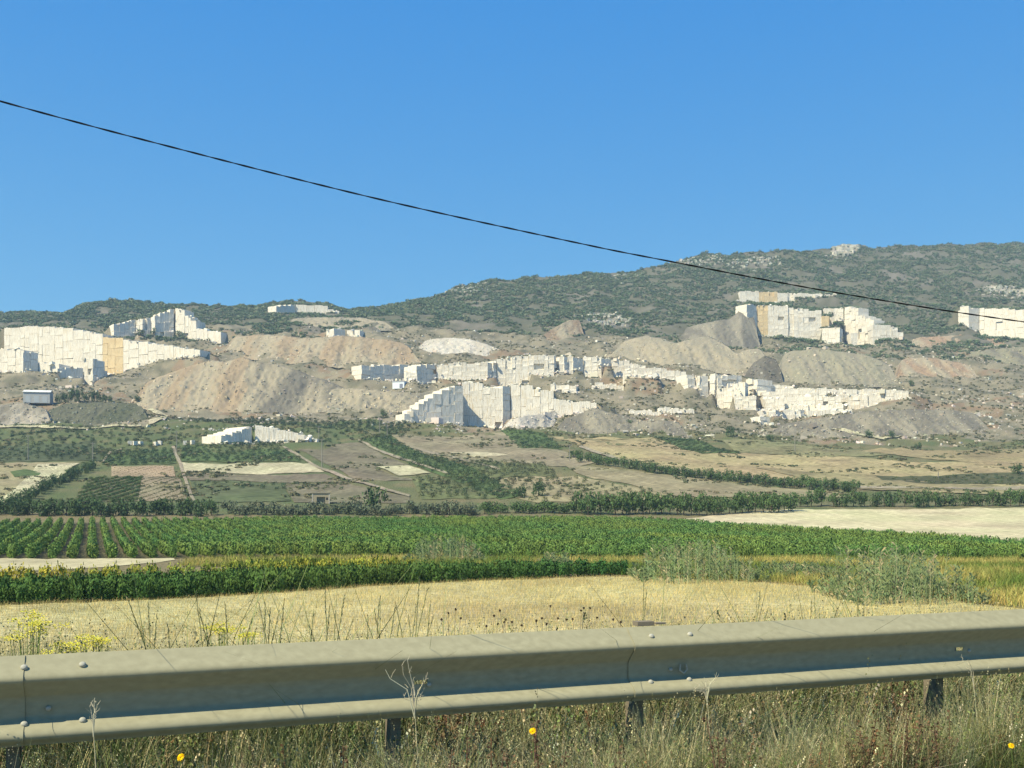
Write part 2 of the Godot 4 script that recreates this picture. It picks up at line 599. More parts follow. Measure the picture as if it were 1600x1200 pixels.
func build_fields() -> void:
	var straw := field_mat(0.72, 0.67, 0.38)
	var pale := field_mat(0.76, 0.71, 0.47)
	var wheat := field_mat(0.86, 0.79, 0.50)
	var tan := field_mat(0.48, 0.43, 0.25)
	var orange := field_mat(0.58, 0.49, 0.27)
	var brown := field_mat(0.30, 0.27, 0.18)
	var green := field_mat(0.15, 0.22, 0.08)
	var dull := field_mat(0.22, 0.25, 0.11)
	var olive := field_mat(0.36, 0.35, 0.18)
	var track := field_mat(0.50, 0.44, 0.32)
	var mustard := field_mat(0.30, 0.30, 0.07)
	# the plain
	patch("stubble_field", V([[-300, 1060], [1900, 1060], [1900, 985], [1700, 965], [1540, 948], [1400, 928], [1200, 911], [1000, 901], [800, 906], [600, 914], [400, 928], [0, 947], [-300, 962]]), straw, "golden stubble field just below the guardrail", "field", 0.03, Vector2(1, 0.2), 3.0)
	patch("straw_strip", V([[-300, 899], [0, 895], [150, 886], [275, 876], [270, 873], [0, 873], [-300, 873]]), wheat, "narrow pale straw strip in front of the vine rows", "field", 0.05, Vector2(1, 0.1), 4.0)
	patch("vineyard_soil", V([[-300, 876], [300, 873], [640, 871], [1000, 873], [1320, 873], [1700, 877], [1900, 880], [1900, 866], [1600, 856], [1400, 840], [1200, 828], [1060, 815], [800, 812], [300, 814], [100, 817], [-300, 822]]), field_mat(0.16, 0.15, 0.075), "soil and grass between the vineyard rows", "field", 0.04, Vector2(0.4, 1), 6.0)
	patch("wheat_field", V([[1062, 812], [1110, 806], [1232, 797], [1400, 795], [1900, 793], [1900, 868], [1600, 858], [1400, 842], [1200, 830]]), wheat, "broad pale wheat field between vineyard and far tree row", "field", 0.06, Vector2(1, 0.05), 6.0)
	patch("weedy_ground", V([[985, 899], [1200, 909], [1400, 926], [1540, 946], [1900, 985], [1900, 880], [1320, 875], [1000, 875], [640, 873], [300, 876], [280, 884], [600, 893]]), field_mat(0.27, 0.255, 0.12), "weedy fallow strip between stubble field and vineyard", "field", 0.035, Vector2(1, 0.1), 3.0)
	# the hillside, left
	patch("straw_field", V([[-300, 722], [0, 723], [125, 724], [60, 765], [0, 798], [-300, 798]]), tan, "straw field sloping beside a dark diagonal hedge", "field", 0.2, Vector2(1, -0.5), 8.0)
	patch("pale_verge", V([[60, 727], [125, 724], [62, 765], [0, 798], [-40, 798], [20, 770]]), pale, "pale mown margin along the diagonal hedge", "field", 0.35, Vector2(1, 1), 8.0)
	patch("grass_patch", V([[15, 739], [40, 735], [66, 737], [60, 743], [22, 746]]), green, "small green patch inside the sloping straw field", "field", 0.4)
	patch("vine_plot", V([[140, 748], [222, 746], [214, 783], [112, 787]]), field_mat(0.2, 0.2, 0.1), "plot of green vine rows below the pinkish strip", "field", 0.2)
	patch("straw_row_plot", V([[222, 746], [280, 745], [294, 781], [214, 783]]), field_mat(0.42, 0.36, 0.24), "straw-coloured plot with thin rows beside the dirt track", "field", 0.25, Vector2(0.25, 1), 5.0)
	patch("pink_straw_plot", V([[175, 730], [270, 728], [275, 744], [175, 746]]), field_mat(0.58, 0.46, 0.30), "pinkish straw plot at the head of the vine rows", "field", 0.25, Vector2(0.2, 1), 4.0)
	patch("pale_plot", V([[283, 724], [490, 725], [506, 739], [400, 740], [287, 737]]), pale, "long pale cream plot right of the dirt track", "field", 0.25)
	patch("brown_plot", V([[287, 739], [400, 741], [508, 741], [535, 754], [420, 753], [296, 752]]), brown, "grey-brown ploughed plot under the cream plot", "field", 0.2)
	patch("meadow", V([[298, 753], [440, 755], [456, 784], [302, 786]]), field_mat(0.17, 0.205, 0.10), "smooth green meadow beyond the windbreak", "field", 0.2, Vector2(1, 0.1), 12.0)
	patch("orchard_ground", V([[445, 757], [540, 757], [640, 778], [640, 786], [460, 786]]), brown, "dark brown ground round the little hut", "field", 0.18)
	patch("green_band", V([[170, 705], [270, 702], [276, 725], [160, 727]]), green, "dark green band under the row of white blocks", "field", 0.2, Vector2(1, 0), 10.0)
	patch("green_terrace", V([[284, 700], [440, 694], [470, 722], [284, 722]]), green, "dark green terrace below the small marble pit", "field", 0.2, Vector2(1, 0), 10.0)
	patch("green_terrace", V([[0, 697], [150, 690], [160, 720], [10, 721], [-200, 720], [-200, 697]]), field_mat(0.13, 0.165, 0.08), "green terrace above the sloping straw field", "field", 0.2, Vector2(1, 0), 10.0)
	# the hillside, middle
	patch("ploughed_field", V([[452, 697], [560, 689], [600, 712], [645, 729], [585, 731], [616, 744], [660, 752], [560, 752], [505, 722]]), brown, "large grey-brown ploughed field left of the olive strip", "field", 0.2, Vector2(1, -0.8), 10.0)
	patch("cream_strip", V([[590, 729], [640, 729], [672, 741], [622, 744]]), pale, "small cream strip at the foot of the ploughed field", "field", 0.35)
	patch("olive_strip", V([[563, 684], [606, 681], [640, 702], [740, 733], [820, 776], [780, 780], [690, 745], [640, 725], [600, 705]]), green, "dark green strip running diagonally down the slope", "field", 0.22, Vector2(1, -0.8), 10.0)
	patch("grey_field", V([[610, 681], [785, 678], [860, 700], [930, 722], [900, 730], [790, 728], [720, 722], [650, 705]]), field_mat(0.43, 0.385, 0.25), "dry greyish field above the diagonal green strip", "field", 0.2, Vector2(1, -0.6), 8.0)
	patch("cream_strip", V([[700, 707], [760, 708], [795, 712], [740, 715]]), pale, "thin cream strip inside the dry greyish field", "field", 0.35)
	patch("olive_strip", V([[722, 720], [848, 725], [872, 744], [760, 746]]), dull, "dark olive strip below the greyish field", "field", 0.24)
	patch("dry_grove_ground", V([[790, 746], [900, 745], [1040, 768], [1050, 782], [840, 786], [760, 765]]), tan, "dry ground dotted with young olive trees", "field", 0.2)
	patch("brown_grove_ground", V([[640, 745], [700, 748], [800, 778], [660, 782]]), dull, "dull green ground dotted with olive trees", "field", 0.2)
	# the hillside, right
	patch("orange_field", V([[862, 682], [1020, 683], [1100, 706], [1300, 712], [1420, 722], [1900, 730], [1900, 758], [1330, 766], [1100, 743], [1000, 731], [930, 706]]), orange, "large ochre field above the long tree line", "field", 0.2, Vector2(1, -0.25), 8.0)
	patch("dark_strip", V([[1018, 684], [1072, 684], [1158, 709], [1098, 710]]), green, "short dark green strip crossing the ochre field", "field", 0.35, Vector2(1, -0.6), 8.0)
	patch("green_strip", V([[783, 674], [850, 678], [880, 702], [815, 702]]), green, "green strip below the white scree of the quarry", "field", 0.3)
	patch("dry_slope", V([[880, 725], [1000, 738], [1100, 750], [1330, 772], [1330, 778], [1060, 778], [1000, 760], [900, 742]]), field_mat(0.46, 0.41, 0.25), "dry slope under the long tree line", "field", 0.2, Vector2(1, -0.25), 8.0)
	patch("straw_terrace", V([[1330, 703], [1440, 703], [1900, 712], [1900, 736], [1600, 731], [1420, 716]]), field_mat(0.48, 0.40, 0.22), "straw terrace under the stony slope", "field", 0.3, Vector2(1, -0.12), 8.0)
	patch("straw_terrace", V([[1180, 733], [1370, 745], [1600, 764], [1900, 768], [1900, 778], [1450, 772], [1330, 764]]), field_mat(0.46, 0.405, 0.22), "straw terrace just above the far tree row", "field", 0.35, Vector2(1, -0.12), 8.0)
	patch("dark_strip", V([[1366, 745], [1480, 744], [1600, 738], [1900, 738], [1900, 752], [1600, 757], [1440, 757], [1380, 752]]), field_mat(0.15, 0.165, 0.08), "dark green strip with a white post on the right slope", "field", 0.4, Vector2(1, 0.05), 8.0)
	patch("olive_terrace", V([[1120, 688], [1230, 692], [1420, 712], [1300, 716], [1160, 708]]), olive, "olive-coloured terrace below the cut marble steps", "field", 0.3, Vector2(1, -0.15), 8.0)
	# tracks
	for t in [["dirt_track", [[270, 698], [274, 710], [283, 728], [290, 752], [303, 784]], 5.0, "straight dirt track running down between the plots"],
			["dirt_track", [[430, 688], [452, 705], [500, 733], [545, 750], [640, 777]], 3.5, "diagonal dirt track below the small marble pit"],
			["dirt_track", [[560, 686], [590, 704], [640, 722], [700, 742]], 3.0, "pale footpath along the diagonal green strip"],
			["dirt_track", [[640, 700], [735, 722], [780, 736]], 2.4, "pale path between the greyish field and olive strip"],
			["dirt_track", [[905, 698], [1000, 727], [1090, 740], [1330, 763], [1700, 765]], 3.4, "long pale track along the upper edge of the tree line"],
			["dirt_track", [[160, 722], [172, 708], [190, 703]], 3.0, "short pale track bending by the white blocks"],
			["quarry_road", [[226, 634], [240, 643], [262, 650], [258, 657], [232, 664]], 5.0, "white zigzag quarry road below the tan spoil heap"],
			["quarry_road", [[-200, 667], [0, 667], [90, 670], [220, 667]], 2.4, "pale level road at the foot of the left quarry"],
			["quarry_road", [[1230, 664], [1330, 678], [1380, 686], [1450, 673]], 3.0, "pale track winding over the stony slope"]]:
		var poly := []
		var back := []
		for i in t[1].size():
			var a := Vector2(t[1][max(i - 1, 0)][0], t[1][max(i - 1, 0)][1])
			var b := Vector2(t[1][min(i + 1, t[1].size() - 1)][0], t[1][min(i + 1, t[1].size() - 1)][1])
			var n: Vector2 = (b - a).orthogonal().normalized() * Vector2(t[2] * 0.5, t[2] * 0.5)
			poly.append(Vector2(t[1][i][0], t[1][i][1]) + n)
			back.push_front(Vector2(t[1][i][0], t[1][i][1]) - n)
		patch(t[0], poly + back, track if t[0] == "dirt_track" else pale, t[3], "track", 0.45 if t[0] == "dirt_track" else 0.7, Vector2(1, 1), 6.0, 0.3)

# ---------------------------------------------------------------- quarry
func block_mesh(sd: int) -> ArrayMesh:
	rng.seed = sd
	var st := st_new()
	var c := 0.02
	var k := func(x, y, z): return Vector3(x, y, z) * 0.5
	var pts := []
	for i in 8:
		var sx := 1.0 if i & 1 else -1.0
		var sy := 1.0 if i & 2 else -1.0
		var sz := 1.0 if i & 4 else -1.0
		var j := Vector3(rng.randf_range(-0.035, 0.0) * sx, rng.randf_range(-0.03, 0.0) * sy, rng.randf_range(-0.03, 0.0) * sz)
		pts.append([k.call(sx - c * sx, sy - c * sy, sz) + j, k.call(sx, sy - c * sy, sz - c * sz) + j, k.call(sx - c * sx, sy, sz - c * sz) + j])
	var fq := func(a, b, d, e, ax): quad(st, pts[a][ax], pts[b][ax], pts[d][ax], pts[e][ax])
	fq.call(4, 6, 7, 5, 0)
	fq.call(1, 3, 2, 0, 0)
	fq.call(0, 2, 6, 4, 1)
	fq.call(5, 7, 3, 1, 1)
	fq.call(2, 3, 7, 6, 2)
	fq.call(0, 4, 5, 1, 2)
	for e in [[0, 1], [2, 3], [4, 5], [6, 7]]:
		quad(st, pts[e[0]][0], pts[e[1]][0], pts[e[1]][2], pts[e[0]][2])
	for e in [[0, 2], [1, 3], [4, 6], [5, 7]]:
		quad(st, pts[e[0]][0], pts[e[1]][0], pts[e[1]][1], pts[e[0]][1])
	for e in [[0, 4], [1, 5], [2, 6], [3, 7]]:
		quad(st, pts[e[0]][1], pts[e[1]][1], pts[e[1]][2], pts[e[0]][2])
	for p in pts:
		for q in p:
			st.add_vertex(q)
	return done(st)

var blocks := []
var stone := {}

# Walls cut into the hill: [label, facets, block width, block height, seed, relief].
# A facet: [px0, top0, bottom0, px1, top1, bottom1, way it is cut, stone]; "l" faces a little left, "r" well to the right, "f" straight
var WALLS := [
	["long white marble face with an ochre streak on the left shoulder", [
		[6, 513, 552, 45, 509, 560, "l", "w"], [45, 509, 565, 98, 511, 575, "l", "w"], [98, 511, 580, 160, 522, 585, "l", "w"],
		[160, 527, 588, 192, 528, 584, "l", "o"], [192, 529, 582, 245, 538, 564, "l", "w"], [245, 538, 563, 312, 546, 557, "l", "w"]], 7.0, 8.0, 31, 0.04],
	["stepped white blocks below the ochre-streaked face", [
		[-60, 545, 590, 0, 545, 582, "l", "w"], [0, 545, 582, 36, 546, 582, "l", "w"], [36, 549, 578, 60, 552, 580, "r", "w"], [60, 565, 582, 90, 568, 582, "l", "w"],
		[90, 575, 592, 130, 574, 590, "r", "w"], [130, 561, 602, 145, 560, 602, "l", "w"], [145, 560, 598, 162, 566, 590, "r", "w"]], 5.0, 6.0, 32, 0.3],
	["broken pale crags above the long white face", [
		[178, 507, 528, 212, 498, 528, "r", "w"], [212, 500, 522, 222, 498, 520, "l", "w"], [222, 497, 525, 236, 496, 528, "r", "w"], [236, 499, 515, 242, 499, 515, "l", "w"],
		[242, 494, 528, 272, 482, 530, "r", "w"], [272, 482, 520, 288, 484, 522, "l", "w"], [288, 492, 530, 306, 503, 534, "l", "w"], [306, 512, 530, 345, 520, 538, "l", "w"]], 4.0, 8.0, 33, 0.4],
	["small marble face cut under the wooded hilltop", [
		[432, 478, 490, 462, 475, 491, "r", "w"], [462, 475, 490, 512, 478, 490, "l", "w"], [512, 481, 489, 530, 486, 490, "l", "w"]], 7.0, 9.0, 34, 0.15],
	["two short white faces above the orange bank", [
		[512, 517, 527, 522, 516, 527, "l", "w"], [522, 515, 527, 540, 514, 527, "r", "w"], [540, 514, 527, 562, 517, 528, "l", "w"]], 6.0, 6.0, 35, 0.5],
	["central row of white benches with dark slots between blocks", [
		[566, 572, 592, 642, 570, 598, "r", "w"], [638, 570, 582, 656, 570, 582, "l", "w"], [634, 582, 594, 652, 582, 594, "l", "w"], [655, 571, 600, 682, 569, 600, "r", "w"],
		[682, 570, 592, 700, 568, 592, "l", "w"], [696, 567, 594, 728, 566, 594, "l", "w"], [728, 567, 594, 762, 566, 594, "l", "w"], [762, 566, 590, 776, 564, 590, "r", "w"],
		[774, 560, 602, 800, 557, 604, "l", "w"], [800, 556, 602, 826, 555, 602, "l", "w"], [826, 555, 585, 866, 555, 588, "l", "w"], [866, 556, 582, 874, 556, 582, "r", "w"], [874, 556, 584, 882, 556, 584, "l", "w"], [882, 556, 584, 888, 556, 584, "r", "w"],
		[888, 556, 584, 896, 556, 584, "l", "w"], [896, 560, 578, 912, 560, 580, "r", "w"], [912, 558, 590, 940, 558, 590, "l", "w"], [940, 560, 572, 956, 562, 572, "r", "w"], [956, 561, 590, 984, 564, 591, "l", "w"], [984, 566, 590, 1020, 576, 590, "l", "w"], [1020, 574, 590, 1072, 582, 598, "l", "w"]], 4.8, 3.4, 36, 0.4],
	["tall cut recess with a stair-topped left wall", [
		[632, 650, 660, 662, 628, 660, "r", "w"], [662, 628, 661, 690, 610, 662, "r", "w"], [690, 610, 662, 724, 600, 664, "r", "w"], [660, 624, 640, 666, 622, 640, "l", "w"], [658, 645, 658, 663, 645, 660, "l", "w"],
		[722, 598, 666, 754, 598, 668, "l", "w"], [752, 604, 667, 786, 606, 672, "l", "w"], [784, 605, 660, 798, 603, 655, "r", "w"], [798, 600, 652, 832, 603, 655, "l", "w"], [832, 606, 655, 865, 612, 655, "l", "w"], [865, 622, 652, 905, 628, 646, "l", "w"], [905, 626, 638, 932, 630, 638, "l", "w"]], 4.4, 6.0, 37, 0.1],
	["white ledges stepping between the two main quarries", [
		[860, 600, 612, 900, 602, 614, "f", "w"], [930, 598, 607, 975, 602, 610, "l", "w"], [975, 578, 588, 1030, 582, 592, "l", "w"], [985, 640, 648, 1030, 642, 649, "l", "w"], [1030, 636, 645, 1085, 640, 646, "l", "w"], [900, 640, 650, 930, 642, 650, "r", "w"]], 4.0, 2.6, 38, 0.5],
	["stair of cut white blocks below the grey spoil cones", [
		[1076, 584, 606, 1088, 584, 606, "r", "w"], [1084, 586, 602, 1092, 586, 614, "l", "w"], [1092, 588, 618, 1108, 586, 622, "r", "w"], [1106, 585, 616, 1116, 585, 616, "l", "w"], [1112, 590, 634, 1122, 592, 636, "r", "w"],
		[1116, 586, 604, 1160, 588, 608, "r", "w"], [1120, 607, 638, 1144, 607, 638, "l", "w"], [1150, 598, 610, 1164, 598, 610, "l", "w"], [1144, 608, 620, 1170, 609, 620, "r", "w"], [1148, 619, 640, 1182, 618, 640, "l", "w"], [1164, 590, 606, 1180, 592, 608, "l", "w"], [1180, 608, 640, 1194, 610, 642, "r", "w"]], 4.6, 3.4, 39, 0.7],
	["broad snow-white terraces of sawn marble", [
		[1192, 612, 625, 1226, 610, 625, "l", "w"], [1196, 622, 642, 1226, 624, 642, "l", "w"], [1200, 602, 614, 1240, 602, 614, "l", "w"], [1226, 606, 622, 1292, 607, 622, "l", "w"], [1226, 619, 634, 1315, 620, 634, "l", "w"], [1226, 631, 642, 1318, 632, 642, "l", "w"],
		[1290, 607, 615, 1312, 608, 616, "r", "w"], [1313, 618, 630, 1328, 618, 630, "r", "w"], [1312, 608, 622, 1412, 609, 614, "l", "w"], [1326, 617, 642, 1370, 616, 632, "l", "w"], [1370, 612, 628, 1420, 612, 622, "l", "w"],
		[1188, 642, 650, 1212, 641, 650, "l", "w"], [1212, 641, 650, 1222, 641, 650, "r", "w"], [1222, 641, 656, 1252, 641, 655, "l", "w"], [1252, 641, 652, 1262, 641, 652, "r", "w"], [1262, 640, 652, 1332, 640, 644, "l", "w"], [1176, 650, 660, 1188, 650, 660, "l", "w"], [1188, 651, 664, 1206, 651, 664, "r", "w"]], 5.5, 2.8, 40, 0.45],
	["thin upper band of rusty marble under the scrub slope", [
		[1156, 454, 472, 1186, 455, 474, "l", "w"], [1186, 455, 474, 1215, 457, 474, "l", "o"], [1215, 457, 472, 1240, 458, 472, "l", "w"], [1240, 458, 466, 1308, 460, 462, "l", "w"]], 6.0, 6.0, 41, 0.5],
	["high right-hand quarry face with square-cut recesses", [
		[1168, 474, 522, 1184, 478, 526, "r", "w"], [1180, 478, 524, 1200, 476, 527, "l", "o"], [1198, 476, 526, 1232, 478, 530, "l", "w"], [1232, 480, 530, 1264, 484, 532, "l", "w"], [1264, 485, 532, 1284, 485, 534, "l", "w"], [1282, 494, 512, 1296, 494, 512, "l", "o"],
		[1288, 481, 492, 1304, 481, 492, "l", "w"], [1284, 512, 536, 1312, 512, 538, "l", "w"], [1298, 494, 506, 1312, 494, 506, "l", "w"], [1312, 494, 506, 1322, 494, 506, "r", "w"], [1304, 482, 494, 1318, 482, 494, "r", "w"], [1320, 478, 540, 1340, 482, 542, "l", "w"], [1340, 492, 542, 1364, 500, 542, "l", "w"], [1330, 520, 536, 1340, 520, 538, "r", "w"],
		[1364, 508, 534, 1392, 508, 530, "l", "w"], [1392, 506, 530, 1412, 522, 532, "l", "w"]], 5.5, 4.6, 42, 0.25],
	["far right marble face at the edge of the scrub slope", [
		[1500, 479, 508, 1514, 479, 508, "l", "w"], [1512, 482, 512, 1530, 482, 520, "r", "w"], [1528, 482, 526, 1556, 482, 528, "l", "w"], [1556, 482, 528, 1576, 482, 530, "l", "w"], [1574, 483, 530, 1620, 483, 532, "l", "w"], [1620, 484, 530, 1720, 490, 532, "l", "w"]], 7.0, 8.0, 43, 0.2],
	["small marble pit among the green terraces", [
		[346, 682, 693, 398, 664, 694, "r", "w"], [396, 664, 692, 420, 667, 692, "l", "w"], [420, 667, 692, 446, 672, 692, "l", "w"], [446, 672, 691, 476, 681, 690, "l", "w"], [476, 680, 690, 496, 686, 690, "l", "w"]], 3.0, 7.0, 44, 0.15],
]

var chains := []          # each: {wall, z0, x: [...], z: [...], facets}
var cut_at := []          # column -> cuts that reach it

func define_walls() -> void:
	cut_at.resize(NC)
	for c in NC:
		cut_at[c] = []
	for wi in WALLS.size():
		var run := []
		var fs: Array = WALLS[wi][1]
		for k in fs.size():
			if run.size() > 0 and absf(fs[k][0] - run[run.size() - 1][3]) > 6.0:
				add_chain(wi, run)
				run = []
			run.append(fs[k])
		add_chain(wi, run)

func add_chain(wi: int, run: Array) -> void:
	var px := [float(run[0][0])]
	var tz0 := [-gp(run[0][0], run[0][2]).z]
	var zig := [0.0]
	for f in run:
		var zz := -gp((f[0] + f[3]) * 0.5, (f[2] + f[5]) * 0.5).z
		var w: float = (f[3] - px[px.size() - 1]) / F * zz
		px.append(float(f[3]))
		tz0.append(-gp(f[3], f[5]).z)
		zig.append(zig[zig.size() - 1] + w * {"l": -0.16, "r": 0.85, "f": 0.0}[f[6]])
	var n := px.size()
	# straight line through the feet, then the zigzag about its own straight line
	var fit := func(v: Array) -> Vector2:
		var mx := 0.0
		var mv := 0.0
		for k in n:
			mx += px[k] / n
			mv += v[k] / n
		var a := 0.0
		var b := 0.0001
		for k in n:
			a += (px[k] - mx) * (v[k] - mv)
			b += (px[k] - mx) * (px[k] - mx)
		return Vector2(mv - a / b * mx, a / b)
	var g: Vector2 = fit.call(tz0)
	var zf: Vector2 = fit.call(zig)
	var lim := 0.06 * g.x / F * 4.0
	var mid: float = (px[0] + px[n - 1]) * 0.5
	var slope: float = clamp(g.y, -lim, lim)
	var keep: float = clamp(zf.y, -0.25, 0.25)
	var zs := []
	for k in n:
		zs.append(g.x + g.y * mid + slope * (px[k] - mid) + zig[k] - zf.x - zf.y * px[k] + keep * (px[k] - mid))
	var ch := {"wall": wi, "px": px, "z": zs, "f": run}
	var wl := INF
	var wr := -INF
	for f in WALLS[wi][1]:
		wl = min(wl, f[0])
		wr = max(wr, f[3])
	chains.append(ch)
	for c in NC:
		var x := PX0 + c * COL
		if x < px[0] - 30.0 or x > px[n - 1] + 30.0:
			continue
		var xc: float = clamp(x, px[0], px[n - 1] - 0.01)
		var k := 0
		while k < run.size() - 1 and xc > px[k + 1]:
			k += 1
		var t: float = clamp((xc - px[k]) / maxf(px[k + 1] - px[k], 0.01), 0.0, 1.0)
		var vb: float = (HORIZON - lerp(float(run[k][2]), float(run[k][5]), t)) / F
		var vt: float = (HORIZON - lerp(float(run[k][1]), float(run[k][4]), t)) / F
		var wgt: float = clamp(1.0 - maxf(px[0] - x, x - px[n - 1]) / 28.0, 0.0, 1.0)
		if (x < px[0] - 2.0 and px[0] > wl + 3.0) or (x > px[n - 1] + 2.0 and px[n - 1] < wr - 3.0):
			continue
		wgt = wgt * wgt * (3.0 - 2.0 * wgt)
		var zw: float = lerp(float(zs[k]), float(zs[k + 1]), t)
		var zt := -gp(xc, HORIZON - vt * F).z
		cut_at[c].append([zw, zt, vb, vt, wgt])

func cut(px: float, z: float, y: float) -> float:       # the ground as the quarrymen left it
	var c := int(round((px - PX0) / COL))
	if cut_at.is_empty() or c < 0 or c >= NC:
		return y
	for q in cut_at[c]:
		var zw: float = q[0]
		if z > zw - 26.0 and z <= zw + 8.0:
			var t: float = clamp((z - zw + 26.0) / 24.0, 0.0, 1.0) * q[4]
			y = lerp(y, EYE + q[2] * z, t)
		elif z > zw + 8.0 and z < q[1]:
			y = max(y, EYE + lerp(float(q[2]), float(q[3]), q[4]) * z - 0.4)
	for q in cut_at[c]:
		if z <= q[0] + 8.0 and z > q[0] - 150.0:
			y = lerp(y, min(y, EYE + q[2] * z - 0.2), q[4])
	return y

func quarry_wall(w: Array, wi: int) -> void:
	rng.seed = w[4]
	var rel: float = w[5]
	var mid: Array = w[1][w[1].size() / 2]
	var root := base("quarry_face", gp(mid[0], mid[2]))
	tag(root, w[0], "quarry face", "marble quarry faces", "structure")
	for ch in chains:
		if ch.wall != wi:
			continue
		for k in ch.f.size():
			var f: Array = ch.f[k]
			var a := Vector2((ch.px[k] - 800.0) / F * ch.z[k], ch.z[k])
			var b := Vector2((ch.px[k + 1] - 800.0) / F * ch.z[k + 1], ch.z[k + 1])
			var len := a.distance_to(b)
			var yaw := atan2(b.y - a.y, b.x - a.x)
			var n: int = max(1, int(round(len / w[2])))
			var cuts := [0.0]
			for i in n:
				cuts.append(cuts[i] + rng.randf_range(0.55, 1.6))
			for i in n:
				var t0: float = cuts[i] / cuts[n]
				var t1: float = cuts[i + 1] / cuts[n]
				var tm := (t0 + t1) * 0.5
				var p2 := a.lerp(b, tm)
				var z := p2.y
				var top: float = EYE + (HORIZON - lerp(float(f[1]), float(f[4]), tm) + rng.randf_range(-1.3, 1.3) * (0.6 + rel)) / F * z
				var bot: float = EYE + (HORIZON - lerp(float(f[2]), float(f[5]), tm)) / F * z
				var m: int = max(1, int(round((top - bot) / w[3])))
				var colset := rng.randf_range(0.0, 0.4) * rel + (rng.randf_range(0.8, 2.2) if rng.randf() < 0.15 * rel else 0.0)
				var y := bot
				for j in m:
					var bhh := (top - y) / (m - j) * (rng.randf_range(0.7, 1.3) if j < m - 1 else 1.0)
					var depth := 14.0
					var setb := colset + rel * (j * rng.randf_range(0.1, 0.7) + rng.randf_range(0.0, 0.4)) + rng.randf_range(0.0, 0.12)
					if rng.randf() < 0.12 * rel:
						setb += rng.randf_range(1.0, 3.0)
					var low := bhh * 1.01 if j > 0 else bhh + 5.0
					var bs := Basis(Vector3.UP, yaw + rng.randf_range(-0.02, 0.02))
					var p := Vector3(p2.x, y + bhh - low * 0.5, -z) + bs * Vector3(0, 0, -depth * 0.5 - setb)
					var kinds: Array = stone[f[7]]
					var o := put("stone_block", blocks[rng.randi() % blocks.size()], kinds[rng.randi() % kinds.size()], root)
					o.transform = Transform3D(bs * Basis.from_scale(Vector3(len * (t1 - t0) * 1.03, low, depth)), p - root.position)
					y += bhh
				# broken pieces at the foot and along the lip
				for q in 5:
					var sz := exp(rng.randfn() * 0.5) * 0.7
					var pp := Vector3(p2.x + rng.randfn() * 2.5, bot + rng.randf_range(-0.5, 0.8), -z + rng.randf_range(0.5, 6.0))
					if q == 4:
						pp = Vector3(p2.x + rng.randfn() * 2.0, top, -z - rng.randf_range(0.5, 4.0))
					stones.append(xf(pp, Vector3(sz * 1.5, sz, sz * 1.2), rng.randf() * TAU, 0.6))
					stone_cols.append(vary(Color(0.66, 0.62, 0.53), 0.25))

func build_quarry() -> void:
	for i in 5:
		blocks.append(block_mesh(20 + i))
	var w1 := mat(lin(0.88, 0.84, 0.73), 0.9, T.rock, 0.033)
	var w2 := mat(lin(0.88, 0.84, 0.73), 0.9, T.rock, 0.041)
	var w3 := mat(lin(0.88, 0.84, 0.73), 0.9, T.rock, 0.027)
	var ochre := mat(lin(0.78, 0.63, 0.38), 0.9, T.rock, 0.037)
	stone = {"w": [w1, w2, w3], "o": [ochre]}
	for i in WALLS.size():
		quarry_wall(WALLS[i], i)
	# loose blocks, countable ones beside the pit
	var spots := [[203, 697], [211, 697], [220, 696], [243, 696], [250, 695], [289, 697], [301, 696], [320, 690], [326, 688]]
	for i in spots.size():
		var p := gp(spots[i][0], spots[i][1])
		var o := put("marble_block", blocks[i % 5], w1)
		o.transform = Transform3D(Basis(Vector3.UP, 0.4 + i * 0.3) * Basis.from_scale(Vector3(2.0, 2.1, 1.8)), p + Vector3(0, 1.0, 0))
		tag(o, "sawn white marble block in the row above the dark green band", "stone block", "marble blocks by the pit")
	# rubble, past counting
	rng.seed = 77
	var xs := []
	var cs := []
	for i in 9000:
		var px := rng.randf_range(-80, 1680)
		var li := rng.randi_range(17, 21)
		var p := gpt(px, li, rng.randf())
		if nz2.get_noise_2d(p.x * 0.8 + 90, p.z * 0.8) < -0.05:
			continue
		var s := exp(rng.randfn() * 0.55) * 0.58
		xs.append(xf(p, Vector3(s * rng.randf_range(0.8, 1.8), s, s * rng.randf_range(0.8, 1.5)), rng.randf() * TAU, 0.5))
		cs.append(vary(Color(0.5, 0.46, 0.385), 0.35))
	scatter("rubble", blocks[1], mat(Color.WHITE, 0.95, null, 1, true, true), xs, cs, "loose pale rubble strewn over the quarry floors", "rubble")

